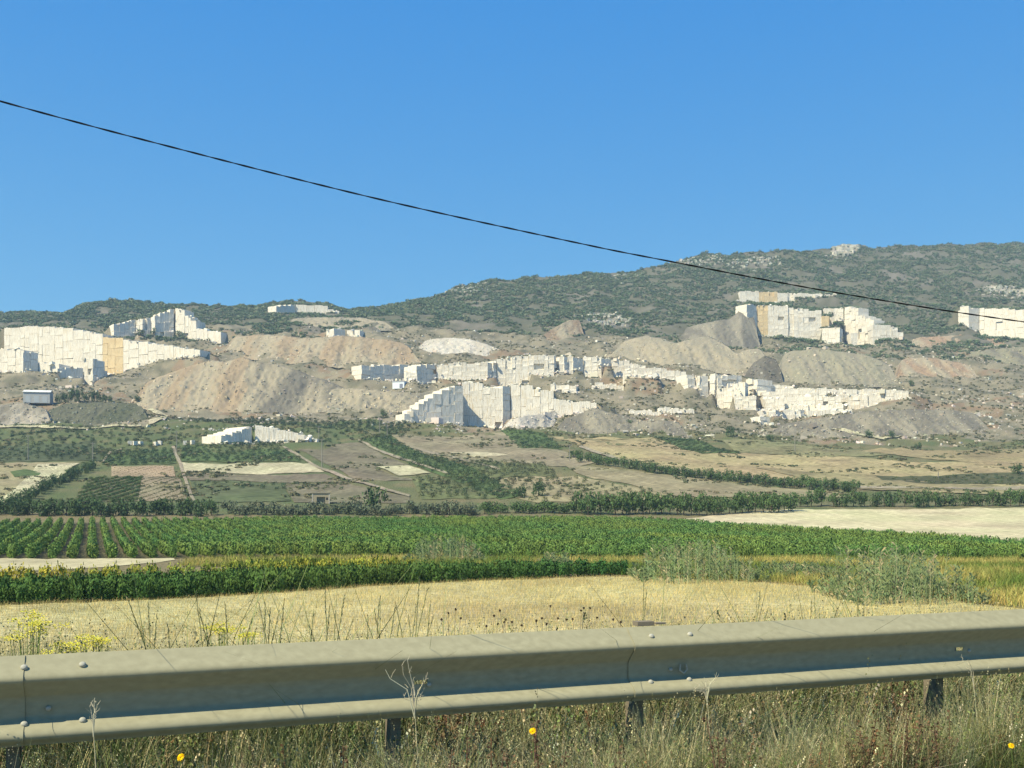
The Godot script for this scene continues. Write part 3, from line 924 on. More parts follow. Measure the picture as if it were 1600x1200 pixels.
# ---------------------------------------------------------------- spoil heaps: a crest and a foot in the photograph, at the slope loose rock takes
func heap(label: String, crest: Array, foot: Array, ca: Color, cb: Color, slope := 0.62, amp := 2.0, split := -1.0, shade_col := Color.BLACK) -> void:
	var x0: float = crest[0][0]
	var x1: float = crest[crest.size() - 1][0]
	var nc := int((x1 - x0) / 2.0) + 1
	var nr := 26
	var p := PackedVector3Array()
	var cs := PackedColorArray()
	rng.seed = int(x0 * 3 + x1)
	p.resize(nc * (nr + 2))
	cs.resize(nc * (nr + 2))
	for c in nc:
		var px := x0 + (x1 - x0) * c / (nc - 1)
		var cy := poly_at(crest, px)
		var fy := poly_at(foot, px)
		var en: float = clamp(minf(px - x0, x1 - px) / (0.11 * (x1 - x0)), 0.0, 1.0)
		cy = lerp(fy - 0.5, min(cy, fy - 0.5), en * en * (3.0 - 2.0 * en))
		var g := gp(px, fy)
		var zb := -g.z - 2.0
		var yb := EYE + (HORIZON - fy) / F * zb - 1.5
		var v := (HORIZON - cy) / F
		var zc: float = (yb - EYE - slope * zb) / (v - slope)
		var top := at(px, cy, zc)
		var bot := Vector3((px - 800.0) / F * zb, yb, -zb)
		for r in nr + 2:
			var q: Vector3
			var t: float = min(1.0, float(r) / (nr - 1))
			q = bot.lerp(top, t)
			var fine := nz2.get_noise_2d(q.x * 9.0 + 9.0, q.z * 9.0 + q.y * 4.0) * 1.7
			var gul := fine + nz2.get_noise_2d(q.x * 3.2, t * 24.0) * amp + nz.get_noise_2d(q.x * 2.5, q.z * 2.5) * amp * 0.7
			var edge: float = sin(PI * clamp(float(c) / (nc - 1), 0.0, 1.0))
			q.y += gul * sqrt(edge) * (0.35 + 0.65 * sin(PI * t)) - (1.0 - t) * t * 2.5
			if r >= nr:
				q = top + Vector3(0, -3.0 * (r - nr + 1), -(9.0 * (r - nr + 1)))
			p[r * nc + c] = q
			var n := nz2.get_noise_2d(q.x * 2.2 + 50.0, t * 30.0) + nz2.get_noise_2d(q.x * 6.0, t * 60.0) * 0.5
			var one := ca if split < 0 or px + n * 14.0 < split else shade_col
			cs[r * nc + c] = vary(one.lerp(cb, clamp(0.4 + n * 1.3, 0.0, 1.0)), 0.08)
	for k in int(nc * 4):
		var c := rng.randi_range(1, nc - 2)
		var rr := rng.randi_range(0, nr - 1)
		var sz := exp(rng.randfn() * 0.5) * 0.42
		stones.append(xf(p[rr * nc + c] + Vector3(rng.randfn() * 0.5, 0.1, rng.randfn() * 0.5), Vector3(sz * rng.randf_range(0.8, 1.6), sz, sz), rng.randf() * TAU, 0.6))
		var base_c: Color = cs[rr * nc + c]
		stone_cols.append(vary(base_c.lerp(Color(0.55, 0.51, 0.43), rng.randf() * 0.35), 0.25))
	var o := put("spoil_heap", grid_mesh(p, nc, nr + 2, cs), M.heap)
	tag(o, label, "spoil heap", "", "structure")

func poly_at(l: Array, px: float) -> float:
	var i := 0
	while i < l.size() - 2 and px > l[i + 1][0]:
		i += 1
	return lerp(float(l[i][1]), float(l[i + 1][1]), clamp((px - l[i][0]) / float(l[i + 1][0] - l[i][0]), 0.0, 1.0))

var stones := []
var stone_cols := []

func build_heaps() -> void:
	M.heap = mat(Color.WHITE, 0.98, T.grit, 0.12, true, true)
	var gry := Color(0.385, 0.355, 0.265)
	var tn := Color(0.485, 0.43, 0.305)
	var org := Color(0.45, 0.355, 0.235)
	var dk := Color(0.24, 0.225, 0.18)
	heap("large tan and orange spoil heap, shaded right side painted dark, right of the ochre streak", [[190, 618], [240, 592], [290, 573], [330, 562], [352, 566], [380, 558], [400, 566], [440, 570], [480, 585], [530, 602], [575, 618]], [[190, 634], [230, 640], [400, 646], [500, 642], [575, 638]], org, tn, 0.62, 2.4, 385.0, dk)  # right of the split, the side turned from the sun is painted darker
	heap("pale grey spoil bank left of the shaded recess wall", [[490, 618], [530, 606], [600, 610], [650, 615], [700, 604]], [[490, 641], [560, 643], [640, 640], [700, 626]], tn, gry, 0.6, 1.6)
	heap("long orange spoil bank under the small hilltop faces", [[335, 540], [360, 526], [420, 522], [470, 528], [540, 525], [600, 530], [640, 538], [668, 552]], [[335, 552], [420, 562], [500, 570], [600, 574], [668, 568]], org, tn, 0.55, 2.6)
	heap("tan shelf of spoil below the wooded gap", [[440, 500], [480, 496], [560, 496], [620, 506]], [[440, 511], [520, 516], [620, 514]], tn, gry, 0.4, 1.5)
	heap("white marble scree mound in front of the scrub slope", [[648, 540], [672, 530], [700, 527], [725, 528], [755, 536], [775, 543], [792, 551]], [[648, 546], [680, 552], [720, 556], [760, 556], [792, 553]], Color(0.74, 0.7, 0.6), Color(0.66, 0.61, 0.5), 0.5, 1.4)
	heap("brown earth slip on the scrub slope", [[840, 530], [862, 514], [890, 500], [905, 500], [915, 520]], [[840, 531], [870, 532], [900, 528], [915, 524]], Color(0.33, 0.25, 0.17), tn, 0.6, 1.2)
	heap("grey-tan spoil cones above the stair of white blocks", [[945, 545], [985, 530], [1010, 524], [1040, 530], [1060, 536], [1088, 528], [1105, 525], [1130, 535], [1150, 552], [1170, 545], [1200, 545], [1215, 560]], [[945, 556], [1000, 568], [1060, 576], [1120, 580], [1215, 588]], gry, tn, 0.62, 2.4)
	heap("spoil slope painted dark for its shade left of the high right-hand face", [[1060, 515], [1100, 505], [1140, 498], [1165, 480], [1180, 500], [1192, 530]], [[1060, 530], [1120, 545], [1160, 548], [1192, 542]], dk, gry, 0.6, 1.8)  # shade of this slope is put into its dark colour
	heap("broad pale olive spoil fan under the high right-hand face", [[1205, 560], [1240, 548], [1275, 545], [1320, 550], [1360, 556], [1390, 570], [1412, 590]], [[1205, 592], [1260, 600], [1330, 602], [1412, 602]], Color(0.41, 0.385, 0.27), gry, 0.62, 1.7)
	heap("mound painted dark for the shadowed hole between the spoil cones and fan", [[1160, 590], [1178, 566], [1195, 556], [1212, 562], [1226, 590]], [[1160, 594], [1195, 598], [1226, 600]], Color(0.16, 0.15, 0.12), dk, 0.7, 1.5)  # dark colour paints the shadow of a hole onto a mound
	heap("reddish earth bank right of the pale olive fan", [[1395, 568], [1420, 558], [1460, 560], [1500, 566], [1530, 575]], [[1395, 592], [1450, 594], [1500, 592], [1530, 588]], Color(0.45, 0.33, 0.22), tn, 0.5, 1.6)
	heap("thin reddish bank below the far right face", [[1405, 535], [1440, 527], [1500, 524], [1560, 530], [1620, 538]], [[1405, 540], [1480, 541], [1560, 542], [1620, 546]], Color(0.46, 0.33, 0.22), tn, 0.4, 1.2)
	heap("olive-tan bank at the right edge of the quarry", [[1500, 552], [1560, 545], [1620, 540], [1700, 545]], [[1500, 566], [1580, 572], [1700, 575]], Color(0.36, 0.34, 0.23), dk, 0.45, 1.6)
	heap("white scree fan at the foot of the tall cut recess", [[780, 664], [800, 655], [830, 648], [870, 640], [915, 634], [930, 640]], [[780, 670], [810, 676], [850, 670], [900, 656], [930, 645]], Color(0.68, 0.64, 0.55), Color(0.55, 0.51, 0.42), 0.5, 1.2)
	heap("dark rubble bank below the white ledges", [[860, 664], [900, 648], [925, 638], [945, 642], [1000, 656], [1080, 660]], [[860, 672], [920, 676], [1000, 680], [1080, 682]], dk, gry, 0.45, 1.6)
	heap("dark overgrown bank below the left quarry floor", [[60, 648], [100, 632], [150, 628], [210, 630], [240, 645]], [[60, 662], [140, 664], [240, 662]], Color(0.17, 0.175, 0.12), Color(0.13, 0.145, 0.09), 0.4, 1.2)
	heap("whitish stony bank at the left edge below the shed", [[-60, 640], [0, 632], [40, 630], [75, 640], [85, 652]], [[-60, 660], [0, 662], [50, 665], [85, 664]], Color(0.5, 0.46, 0.37), dk, 0.5, 1.6)
	heap("stony grey slope below the broad white terraces", [[1190, 668], [1260, 656], [1340, 645], [1400, 640], [1470, 640], [1560, 650]], [[1190, 678], [1300, 684], [1430, 684], [1560, 678]], dk, gry, 0.4, 1.8)

	scatter("heap_stones", blocks[3], mat(Color.WHITE, 0.95, null, 1, true, true), stones, stone_cols, "broken stones lying on the spoil heaps", "stones")

# ---------------------------------------------------------------- scrub and trees
func build_mountain_scrub() -> void:
	var g := Color(0.85, 1.0, 0.7)
	var a := leaf_clump(34, Vector3(1.0, 0.75, 1.0), 0.42, Color(1, 1, 1), 101)
	var b := leaf_clump(34, Vector3(0.9, 1.0, 0.9), 0.4, Color(1, 1, 1), 102)
	var root: MultiMeshInstance3D = null
	rng.seed = 201
	var xs := [[], []]
	var cs := [[], []]
	for i in 130000:
		var px := rng.randf_range(-200, 1800)
		var li := 22
		var r := rng.randf()
		li = 21 if r < 0.1 else (22 if r < 0.3 else (23 if r < 0.55 else 24))
		if li <= 22 and px > 560 and px < 1000 and r < 0.15:
			li = 23
		var p := gpt(px, li, rng.randf())
		var d := nz2.get_noise_2d(p.x * 0.9 + 700.0, p.z * 0.9) + nz2.get_noise_2d(p.x * 3.0, p.z * 3.0) * 0.7
		if d < -0.24 + (0.3 if li <= 22 else 0.0):
			continue
		var s: float = rng.randf_range(0.8, 1.7) * (1.0 + clamp(d, 0.0, 0.8) * 0.4)
		if rng.randf() < 0.04:
			s *= 1.7
		var k := 0 if rng.randf() < 0.6 else 1
		xs[k].append(xf(p + Vector3(0, s * 0.35, 0), Vector3(s, s * rng.randf_range(0.7, 1.1), s), rng.randf() * TAU))
		var c := Color(0.09, 0.14, 0.07) if rng.randf() < 0.6 else Color(0.18, 0.21, 0.125)
		cs[k].append(vary(c, 0.3))
	scatter("maquis_scrub", a, M.leaf, xs[0], cs[0], "low rounded grey-green maquis covering the mountainside", "scrub")
	scatter("maquis_scrub", b, M.leaf, xs[1], cs[1], "taller upright maquis bushes mixed through the mountainside scrub", "scrub")
	# pale limestone outcrops on the mountain
	rng.seed = 310
	var ox := []
	var oc := []
	for q in [[715, 452, 40], [740, 445, 30], [1085, 405, 34], [1110, 402, 26], [1160, 405, 30], [1200, 402, 26], [1322, 384, 60], [1318, 392, 40], [1560, 448, 60], [1590, 455, 50], [1165, 412, 24], [980, 428, 20], [940, 490, 40], [960, 500, 40]]:
		for k in q[2] * 2:
			var p := gp(q[0] + rng.randfn() * (16.0 if q[0] < 1310 or q[0] > 1330 else 9.0), q[1] + absf(rng.randfn()) * 5.0)
			var s := rng.randf_range(1.0, 3.0) * (1.7 if q[0] > 1310 and q[0] < 1330 else 1.0)
			ox.append(xf(p, Vector3(s * 1.4, s * 1.3, s), rng.randf() * TAU, 0.5))
			oc.append(vary(Color(0.36, 0.35, 0.29), 0.25))
	scatter("limestone_outcrop", blocks[2], mat(Color.WHITE, 0.95, null, 1, true, true), ox, oc, "pale limestone rocks showing through the mountain scrub", "rocks")
	# thin scrub on quarry and hillside ground
	rng.seed = 411
	xs = []
	cs = []
	for i in 34000:
		var px := rng.randf_range(-150, 1750)
		var li := rng.randi_range(14, 21)
		var p := gpt(px, li, rng.randf())
		var d := nz2.get_noise_2d(p.x * 1.3 + 60.0, p.z * 1.3)
		if li < 17 and d < 0.22:
			continue
		if d < (0.0 if px < 900 else -0.2):
			continue
		var s := rng.randf_range(0.4, 1.2)
		xs.append(xf(p + Vector3(0, s * 0.3, 0), Vector3(s, s * 0.8, s), rng.randf() * TAU))
		cs.append(vary(Color(0.09, 0.11, 0.055) if rng.randf() < 0.6 else Color(0.19, 0.18, 0.1), 0.3))
	scatter("low_scrub", a, M.leaf, xs, cs, "thin low scrub scattered over quarry banks and terraces", "scrub")

var crowns := {}
var trunk_m: ArrayMesh

func crown_mesh(sd: int, c: Color, mid := 0.5, tall := 0.3) -> ArrayMesh:
	rng.seed = sd
	var st := st_new()
	var lobes := []
	for i in 9:
		var d := rv()
		lobes.append([Vector3(d.x * 0.62, mid + d.y * tall, d.z * 0.62), rng.randf_range(0.27, 0.44)])
	for i in 460:
		var l: Array = lobes[rng.randi() % lobes.size()]
		var d := rv()
		var p: Vector3 = l[0] + d * l[1] * lerp(0.5, 1.0, sqrt(rng.randf()))
		var nrm := (d + rv() * 0.7).normalized()
		var a := nrm.cross(rv()).normalized()
		var b := nrm.cross(a)
		var s := rng.randf_range(0.06, 0.12)
		st.set_color(vary(c, 0.3))
		quad(st, p - a * s, p + b * s * 0.5, p + a * s, p - b * s * 0.5)
	return done(st)

func tree(called: String, p: Vector3, h: float, w: float, kind: String, label: String, group: String) -> Node3D:
	var o := base(called, p, rng.randf() * TAU)
	tag(o, label, "tree", group)
	var t := put("trunk", trunk_m, M.bark, o)
	t.scale = Vector3(w * 0.5, h, w * 0.5)
	var list: Array = crowns[kind]
	var c := put("crown", list[rng.randi() % list.size()], M.leaf, o)
	c.scale = Vector3(w, h * 1.0, w)
	return o

func build_trees() -> void:
	rng.seed = 5
	var st := st_new()
	tube(st, [Vector3(0, -0.08, 0), Vector3(0.03, 0.15, 0.02), Vector3(-0.02, 0.34, 0), Vector3(0.06, 0.6, 0.03)], [0.11, 0.075, 0.06, 0.02], 6)
	tube(st, [Vector3(0.01, 0.22, 0), Vector3(0.22, 0.45, 0.1), Vector3(0.4, 0.65, 0.18)], [0.05, 0.035, 0.012], 5)
	tube(st, [Vector3(0, 0.26, 0), Vector3(-0.24, 0.48, -0.05), Vector3(-0.42, 0.68, -0.15)], [0.05, 0.03, 0.012], 5)
	tube(st, [Vector3(0, 0.28, 0), Vector3(-0.02, 0.5, 0.24), Vector3(0.05, 0.72, 0.4)], [0.04, 0.03, 0.01], 5)
	trunk_m = done(st)
	crowns = {"olive": [], "dark": [], "green": []}
	for i in 4:
		crowns.olive.append(crown_mesh(500 + i, Color(0.115, 0.14, 0.085)))
		crowns.dark.append(crown_mesh(520 + i, Color(0.062, 0.105, 0.042)))
		crowns.green.append(crown_mesh(540 + i, Color(0.075, 0.125, 0.045), 0.62, 0.26))
	rng.seed = 61
	# the row behind the vineyard
	var px := -150.0
	while px < 1245.0:
		var kind := "dark" if px < 342 else ("olive" if px < 745 else "green")
		var py := 806.0 if px < 345 else (804.0 if px < 760 else (801.0 if px < 900 else 804.0))
		if px > 1060:
			py = 806.0 - (px - 1060) * 0.03
		var h := rng.randf_range(3.9, 5.0) if px < 345 else rng.randf_range(3.0, 4.0)
		if px > 760 and px < 900:
			h = rng.randf_range(2.2, 3.0)
		elif px >= 900:
			h = rng.randf_range(4.4, 5.6)
		if not (px > 343 and px < 356):
			var lab: String = {"dark": "dense dark tree in the windbreak behind the vine rows", "olive": "grey-green olive tree in the row in front of the hut", "green": "leafy green tree in the row beside the wheat field"}[kind]
			var grp: String = {"dark": "dark windbreak trees", "olive": "olive trees in a row", "green": "green trees along the wheat field"}[kind]
			tree({"dark": "windbreak_tree", "olive": "olive_tree", "green": "row_tree"}[kind], gp(px, py + rng.randf_range(-1.5, 1.5)), h, rng.randf_range(2.6, 3.6), kind, lab, grp)
		px += rng.randf_range(11.0, 17.0) if px < 760 else rng.randf_range(9.0, 13.0)
	px = 1250.0
	while px < 1780.0:
		tree("far_row_tree", gp(px, 791 + rng.randf_range(-1, 1)), rng.randf_range(3.4, 5.2), rng.randf_range(2.2, 3.2), "dark" if rng.randf() < 0.6 else "green", "dark tree in the row at the back of the wheat field", "trees at the back of the wheat field")
		px += rng.randf_range(12.0, 19.0)
	# the diagonal hedge on the left
	for i in 20:
		var t := i / 19.0
		tree("hedge_tree", gp(lerp(2.0, 146.0, t) + rng.randf_range(-3, 3), lerp(803.0, 732.0, t)), rng.randf_range(3.4, 4.6), rng.randf_range(2.0, 2.6), "dark", "dark green tree in the diagonal hedge by the straw field", "diagonal hedge trees")
	# the long line down the right slope
	for i in 62:
		var t := i / 61.0
		var x: float = lerp(895.0, 1335.0, t)
		tree("slope_tree", gp(x + rng.randf_range(-3, 3), poly_at([[895, 717], [1000, 737], [1100, 748], [1220, 759], [1340, 771]], x) + rng.randf_range(-2.5, 2.0)), rng.randf_range(3.0, 4.4), rng.randf_range(2.0, 3.0), "dark" if rng.randf() < 0.6 else "green", "tree in the long line descending the right slope", "long tree line on the slope")
	# the trees by the shed
	for q in [[96, 628, 6], [103, 627, 7], [110, 629, 6], [120, 629, 9], [128, 630, 9], [137, 630, 6], [146, 630, 8], [153, 630, 7], [163, 630, 6], [172, 630, 5], [218, 632, 4.5]]:
		tree("quarry_tree", gp(q[0], q[1]) + Vector3(0, -0.3, 3), q[2], 3.0, "dark", "dark tree on the bank beside the pale shed", "trees beside the pale shed")
	var lone := [[842, 776, 5.0, "round dark tree in the dry olive grove"], [815, 778, 4.0, "dark bush at the edge of the dull green grove"], [1142, 684, 5.5, "blue-dark tree above the short green strip"], [1358, 684, 4.5, "dark bush left of the winding quarry track"], [1393, 683, 4.5, "dark bush inside the bend of the winding track"], [1434, 701, 3.5, "single dark bush at the top of the straw terrace"], [1204, 691, 4.0, "dark bush below the cut marble steps"], [1425, 604, 4.5, "dark bush on the ledge by the reddish bank"], [984, 671, 4.5, "dark bush under the white ledges"], [600, 655, 5.0, "dark bush at the corner of the shaded recess"], [1590, 742, 5.0, "dark tree at the end of the dark green strip"], [588, 797, 7.0, "taller dark tree standing out of the olive row"]]
	for q in lone:
		var o := tree("lone_tree", gp(q[0], q[1]), q[2], q[2] * 0.62, "dark", q[3], "")

# clumps on rows inside an outline
func rows_in(poly: PackedVector2Array, dirv: Vector2, gap: float, step: float, jit: float) -> Array:
	var d := dirv.normalized()
	var n := Vector2(-d.y, d.x)
	var lo := Vector2(INF, INF)
	var hi := -lo
	for v in poly:
		var w := Vector2(v.dot(d), v.dot(n))
		lo = lo.min(w)
		hi = hi.max(w)
	var out := []
	var b := ceilf(lo.y / gap) * gap
	while b < hi.y:
		var a := lo.x
		while a < hi.x:
			var q := d * (a + rng.randf_range(-step, step) * 0.4) + n * (b + rng.randfn() * jit)
			if Geometry2D.is_point_in_polygon(q, poly):
				out.append(q)
			a += step
		b += gap
	return out

func crop(called: String, outline: Array, mesh: Mesh, dirv: Vector2, gap: float, step: float, size: Vector3, c: Color, label: String, category: String, jit := 0.1, miss := 0.0, lift := 0.5) -> void:
	rng.seed = int(outline[0][0] * 3 + outline[0][1] * 11) + 17
	var xs := []
	var cs := []
	for q in rows_in(px_poly(outline), dirv, gap, step, jit):
		if rng.randf() < miss:
			continue
		var s := rng.randf_range(0.65, 1.2)
		var n := nz2.get_noise_2d(q.x * 1.6, q.y * 1.6)
		xs.append(xf(Vector3(q.x, height(q.x, q.y) + size.y * lift * s, -q.y), size * Vector3(s, s * (1.0 + n * 0.25), s), rng.randf() * TAU))
		var k := vary(c, 0.22)
		cs.append(Color(k.r * (1.0 + n * 0.5), k.g * (1.0 + n * 0.15), k.b))
	scatter(called, mesh, M.leaf, xs, cs, label, category)

func build_crops() -> void:
	var vine := leaf_clump(120, Vector3(1, 1, 1), 0.2, Color(1, 1, 1), 601, 0.45)
	var bush := leaf_clump(120, Vector3(1, 1, 1), 0.19, Color(1, 1, 1), 602, 0.4)
	var vg := Color(0.125, 0.21, 0.05)
	var toward := Vector2(-0.41, 1.0)
	crop("vineyard", [[-300, 875], [640, 870], [1000, 872], [1320, 872], [1700, 876], [1900, 880], [1900, 866], [1600, 856], [1400, 840], [1200, 830], [1060, 818], [800, 814], [400, 816], [100, 819], [-300, 824]], vine, toward, 2.3, 0.7, Vector3(0.6, 0.82, 0.6), vg, "rows of bright green vines covering the middle of the plain", "vines", 0.08, 0.02, 0.95)
	crop("bean_crop", [[-300, 962], [0, 947], [400, 928], [600, 914], [800, 906], [978, 899], [978, 897], [800, 901], [600, 907], [300, 919], [0, 934], [-300, 947]], bush, Vector2(1, 0.12), 0.8, 0.5, Vector3(0.42, 0.8, 0.42), Color(0.06, 0.125, 0.03), "tall dark green bean crop edging the golden stubble", "crop", 0.12, 0.0, 0.85)
	crop("mustard_weeds", [[-300, 944], [0, 932], [300, 916], [460, 909], [610, 904], [650, 902], [650, 897], [460, 902], [300, 911], [0, 926], [-300, 938]], bush, Vector2(1, 0.12), 0.9, 0.6, Vector3(0.4, 0.95, 0.4), Color(0.27, 0.28, 0.04), "yellow flowering weeds along the back of the bean crop", "weeds", 0.3, 0.25, 0.8)
	crop("vine_rows", [[140, 748], [222, 746], [214, 783], [112, 787]], bush, Vector2(0.1, 1.0), 4.2, 0.9, Vector3(0.75, 0.8, 0.75), Color(0.07, 0.12, 0.04), "small plot of vine rows on the left slope", "vines")
	crop("young_rows", [[222, 746], [280, 745], [294, 781], [214, 783]], bush, Vector2(0.1, 1.0), 4.2, 1.1, Vector3(0.45, 0.45, 0.45), Color(0.13, 0.14, 0.06), "thin rows of young plants on straw-coloured soil", "vines")
	crop("young_rows", [[175, 730], [270, 728], [275, 744], [175, 746]], bush, Vector2(0.1, 1.0), 3.0, 1.3, Vector3(0.28, 0.35, 0.28), Color(0.2, 0.17, 0.09), "faint rows of seedlings on the pinkish plot", "vines")
	crop("olive_grove", [[563, 684], [606, 681], [640, 702], [740, 733], [820, 776], [780, 780], [690, 745], [640, 725], [600, 705]], bush, Vector2(0.5, 1.0), 4.2, 3.4, Vector3(1.2, 1.3, 1.2), Color(0.06, 0.095, 0.04), "dense olive grove running diagonally down the slope", "grove", 0.3)
	crop("olive_grove", [[722, 720], [848, 725], [872, 744], [760, 746]], bush, Vector2(0.5, 1.0), 4.5, 4.0, Vector3(1.2, 1.2, 1.2), Color(0.085, 0.105, 0.055), "olive grove below the dry greyish field", "grove", 0.3)
	crop("olive_grove", [[790, 748], [900, 747], [1040, 769], [1050, 782], [840, 786], [770, 768]], bush, Vector2(0.5, 1.0), 6.5, 5.5, Vector3(1.0, 1.1, 1.0), Color(0.085, 0.105, 0.05), "young olive trees dotting the dry ground", "grove", 0.5)
	crop("olive_grove", [[640, 747], [700, 750], [800, 778], [660, 782]], bush, Vector2(0.5, 1.0), 5.0, 4.4, Vector3(1.1, 1.2, 1.1), Color(0.08, 0.105, 0.05), "olive trees dotting the dull green ground", "grove", 0.5)
	crop("olive_grove", [[783, 674], [850, 678], [880, 702], [815, 702]], bush, Vector2(0.5, 1.0), 4.5, 4.0, Vector3(1.2, 1.2, 1.2), Color(0.06, 0.095, 0.04), "small grove below the white scree", "grove", 0.3)
	crop("olive_grove", [[1018, 684], [1072, 684], [1158, 709], [1098, 710]], bush, Vector2(0.5, 1.0), 3.6, 3.0, Vector3(1.2, 1.0, 1.2), Color(0.055, 0.09, 0.04), "dense grove crossing the ochre field", "grove", 0.3)
	crop("terrace_trees", [[160, 706], [270, 702], [276, 725], [160, 727]], bush, Vector2(1.0, 0.1), 4.0, 3.2, Vector3(1.2, 1.1, 1.2), Color(0.06, 0.095, 0.045), "low dark trees on the band under the marble blocks", "grove", 0.4)
	crop("terrace_trees", [[284, 700], [440, 694], [470, 722], [284, 722]], bush, Vector2(1.0, 0.1), 4.4, 3.6, Vector3(1.2, 1.1, 1.2), Color(0.06, 0.095, 0.045), "low dark trees on the terrace under the marble pit", "grove", 0.4)
	crop("terrace_trees", [[-150, 698], [150, 690], [160, 720], [-150, 720]], bush, Vector2(1.0, 0.1), 6.0, 4.6, Vector3(1.2, 1.1, 1.2), Color(0.07, 0.10, 0.05), "scattered dark trees on the far left terrace", "grove", 1.2, 0.3)
	crop("terrace_trees", [[290, 652], [480, 655], [640, 664], [640, 678], [480, 668], [290, 664]], bush, Vector2(1.0, 0.1), 4.4, 3.4, Vector3(1.3, 1.2, 1.3), Color(0.055, 0.085, 0.045), "dark tree belt at the foot of the big spoil heap", "grove", 1.0, 0.1)
	crop("hillside_bushes", [[-150, 645], [240, 668], [640, 668], [700, 682], [460, 696], [-150, 722]], bush, Vector2(1.0, 0.2), 5.5, 4.5, Vector3(1.2, 1.0, 1.2), Color(0.065, 0.10, 0.045), "dark bushes scattered over the green foot of the left quarry", "bushes", 1.6, 0.4)
	crop("strip_bushes", [[1366, 747], [1480, 746], [1600, 740], [1900, 740], [1900, 752], [1600, 757], [1440, 757]], bush, Vector2(1.0, 0.0), 4.5, 3.0, Vector3(1.0, 0.8, 1.0), Color(0.07, 0.10, 0.045), "low bushes along the dark strip on the right slope", "bushes", 0.6, 0.35)
	crop("brown_rows", [[298, 753], [440, 755], [460, 760], [540, 757], [540, 766], [445, 768], [298, 762]], bush, Vector2(1.0, 0.0), 5.0, 4.0, Vector3(1.0, 0.9, 1.0), Color(0.1, 0.13, 0.06), "row of light green bushes behind the meadow", "bushes", 0.6, 0.2)
	# stubble on the golden field
	rng.seed = 700
	var straw := tuft(12, 0.34, 0.12, 0.012, [Color(0.95, 0.82, 0.5), Color(0.85, 0.72, 0.42), Color(1.0, 0.9, 0.62)], 701, 0.5, 0.0, 2)
	var poly := px_poly([[-120, 1050], [1720, 1050], [1720, 968], [1540, 948], [1400, 928], [1200, 911], [1000, 901], [800, 906], [600, 914], [400, 928], [0, 947], [-120, 953]])
	rng.seed = 702
	var xs := []
	var cs := []
	for q in rows_in(poly, Vector2(1, 0.2), 0.5, 0.36, 0.12):
		var n := nz2.get_noise_2d(q.x * 3.0, q.y * 3.0)
		var s := rng.randf_range(0.6, 1.1) * (1.0 + n * 0.6)
		xs.append(xf(Vector3(q.x, height(q.x, q.y) + 0.02, -q.y), Vector3(1.2, s, 1.2), rng.randf() * TAU, 0.3))
		cs.append(vary(Color(0.62, 0.57, 0.33).lerp(Color(0.5, 0.44, 0.27), clamp(n * 1.5, 0.0, 1.0)), 0.22))
	scatter("stubble", straw, M.leaf, xs, cs, "short golden straw stalks standing on the stubble field", "stubble")
	# weeds between stubble field and vineyard
	var weed := tuft(26, 0.8, 0.22, 0.03, [Color(0.9, 0.95, 0.6), Color(0.7, 0.85, 0.45), Color(1.0, 0.9, 0.6)], 703, 0.5, 0.0, 2)
	poly = px_poly([[985, 899], [1200, 909], [1400, 926], [1540, 946], [1760, 972], [1760, 880], [1320, 875], [1000, 875], [640, 873], [300, 876], [280, 884], [600, 892]])
	rng.seed = 704
	xs = []
	cs = []
	for q in rows_in(poly, Vector2(1, 0.1), 0.75, 0.6, 0.25):
		var n := nz2.get_noise_2d(q.x * 2.0 + 33.0, q.y * 2.0)
		var s := rng.randf_range(0.5, 1.2)
		xs.append(xf(Vector3(q.x, height(q.x, q.y), -q.y), Vector3(1.3, s, 1.3), rng.randf() * TAU, 0.2))
		cs.append(vary(Color(0.14, 0.2, 0.06).lerp(Color(0.42, 0.36, 0.17), clamp(0.5 + n * 1.8, 0.0, 1.0)), 0.2))
	scatter("fallow_weeds", weed, M.leaf, xs, cs, "knee-high green and dry weeds on the fallow strip", "weeds")
	# reed stands
	reeds(625, 760, 883, 2.8, 0.32, "small stand of grey-green reeds at the front of the vineyard", 801)
	reeds(1000, 1200, 912, 3.0, 0.3, "tall stand of grey-green reeds behind the stubble field", 802)
	reeds(1330, 1545, 946, 3.0, 0.36, "nearest stand of giant reeds at the corner of the stubble field", 803)
	reeds(1190, 1340, 905, 1.0, 0.25, "low reeds and rushes between the two tall stands", 805)
	reeds(845, 900, 895, 1.4, 0.3, "low dry reed patch at the end of the bean crop", 804)

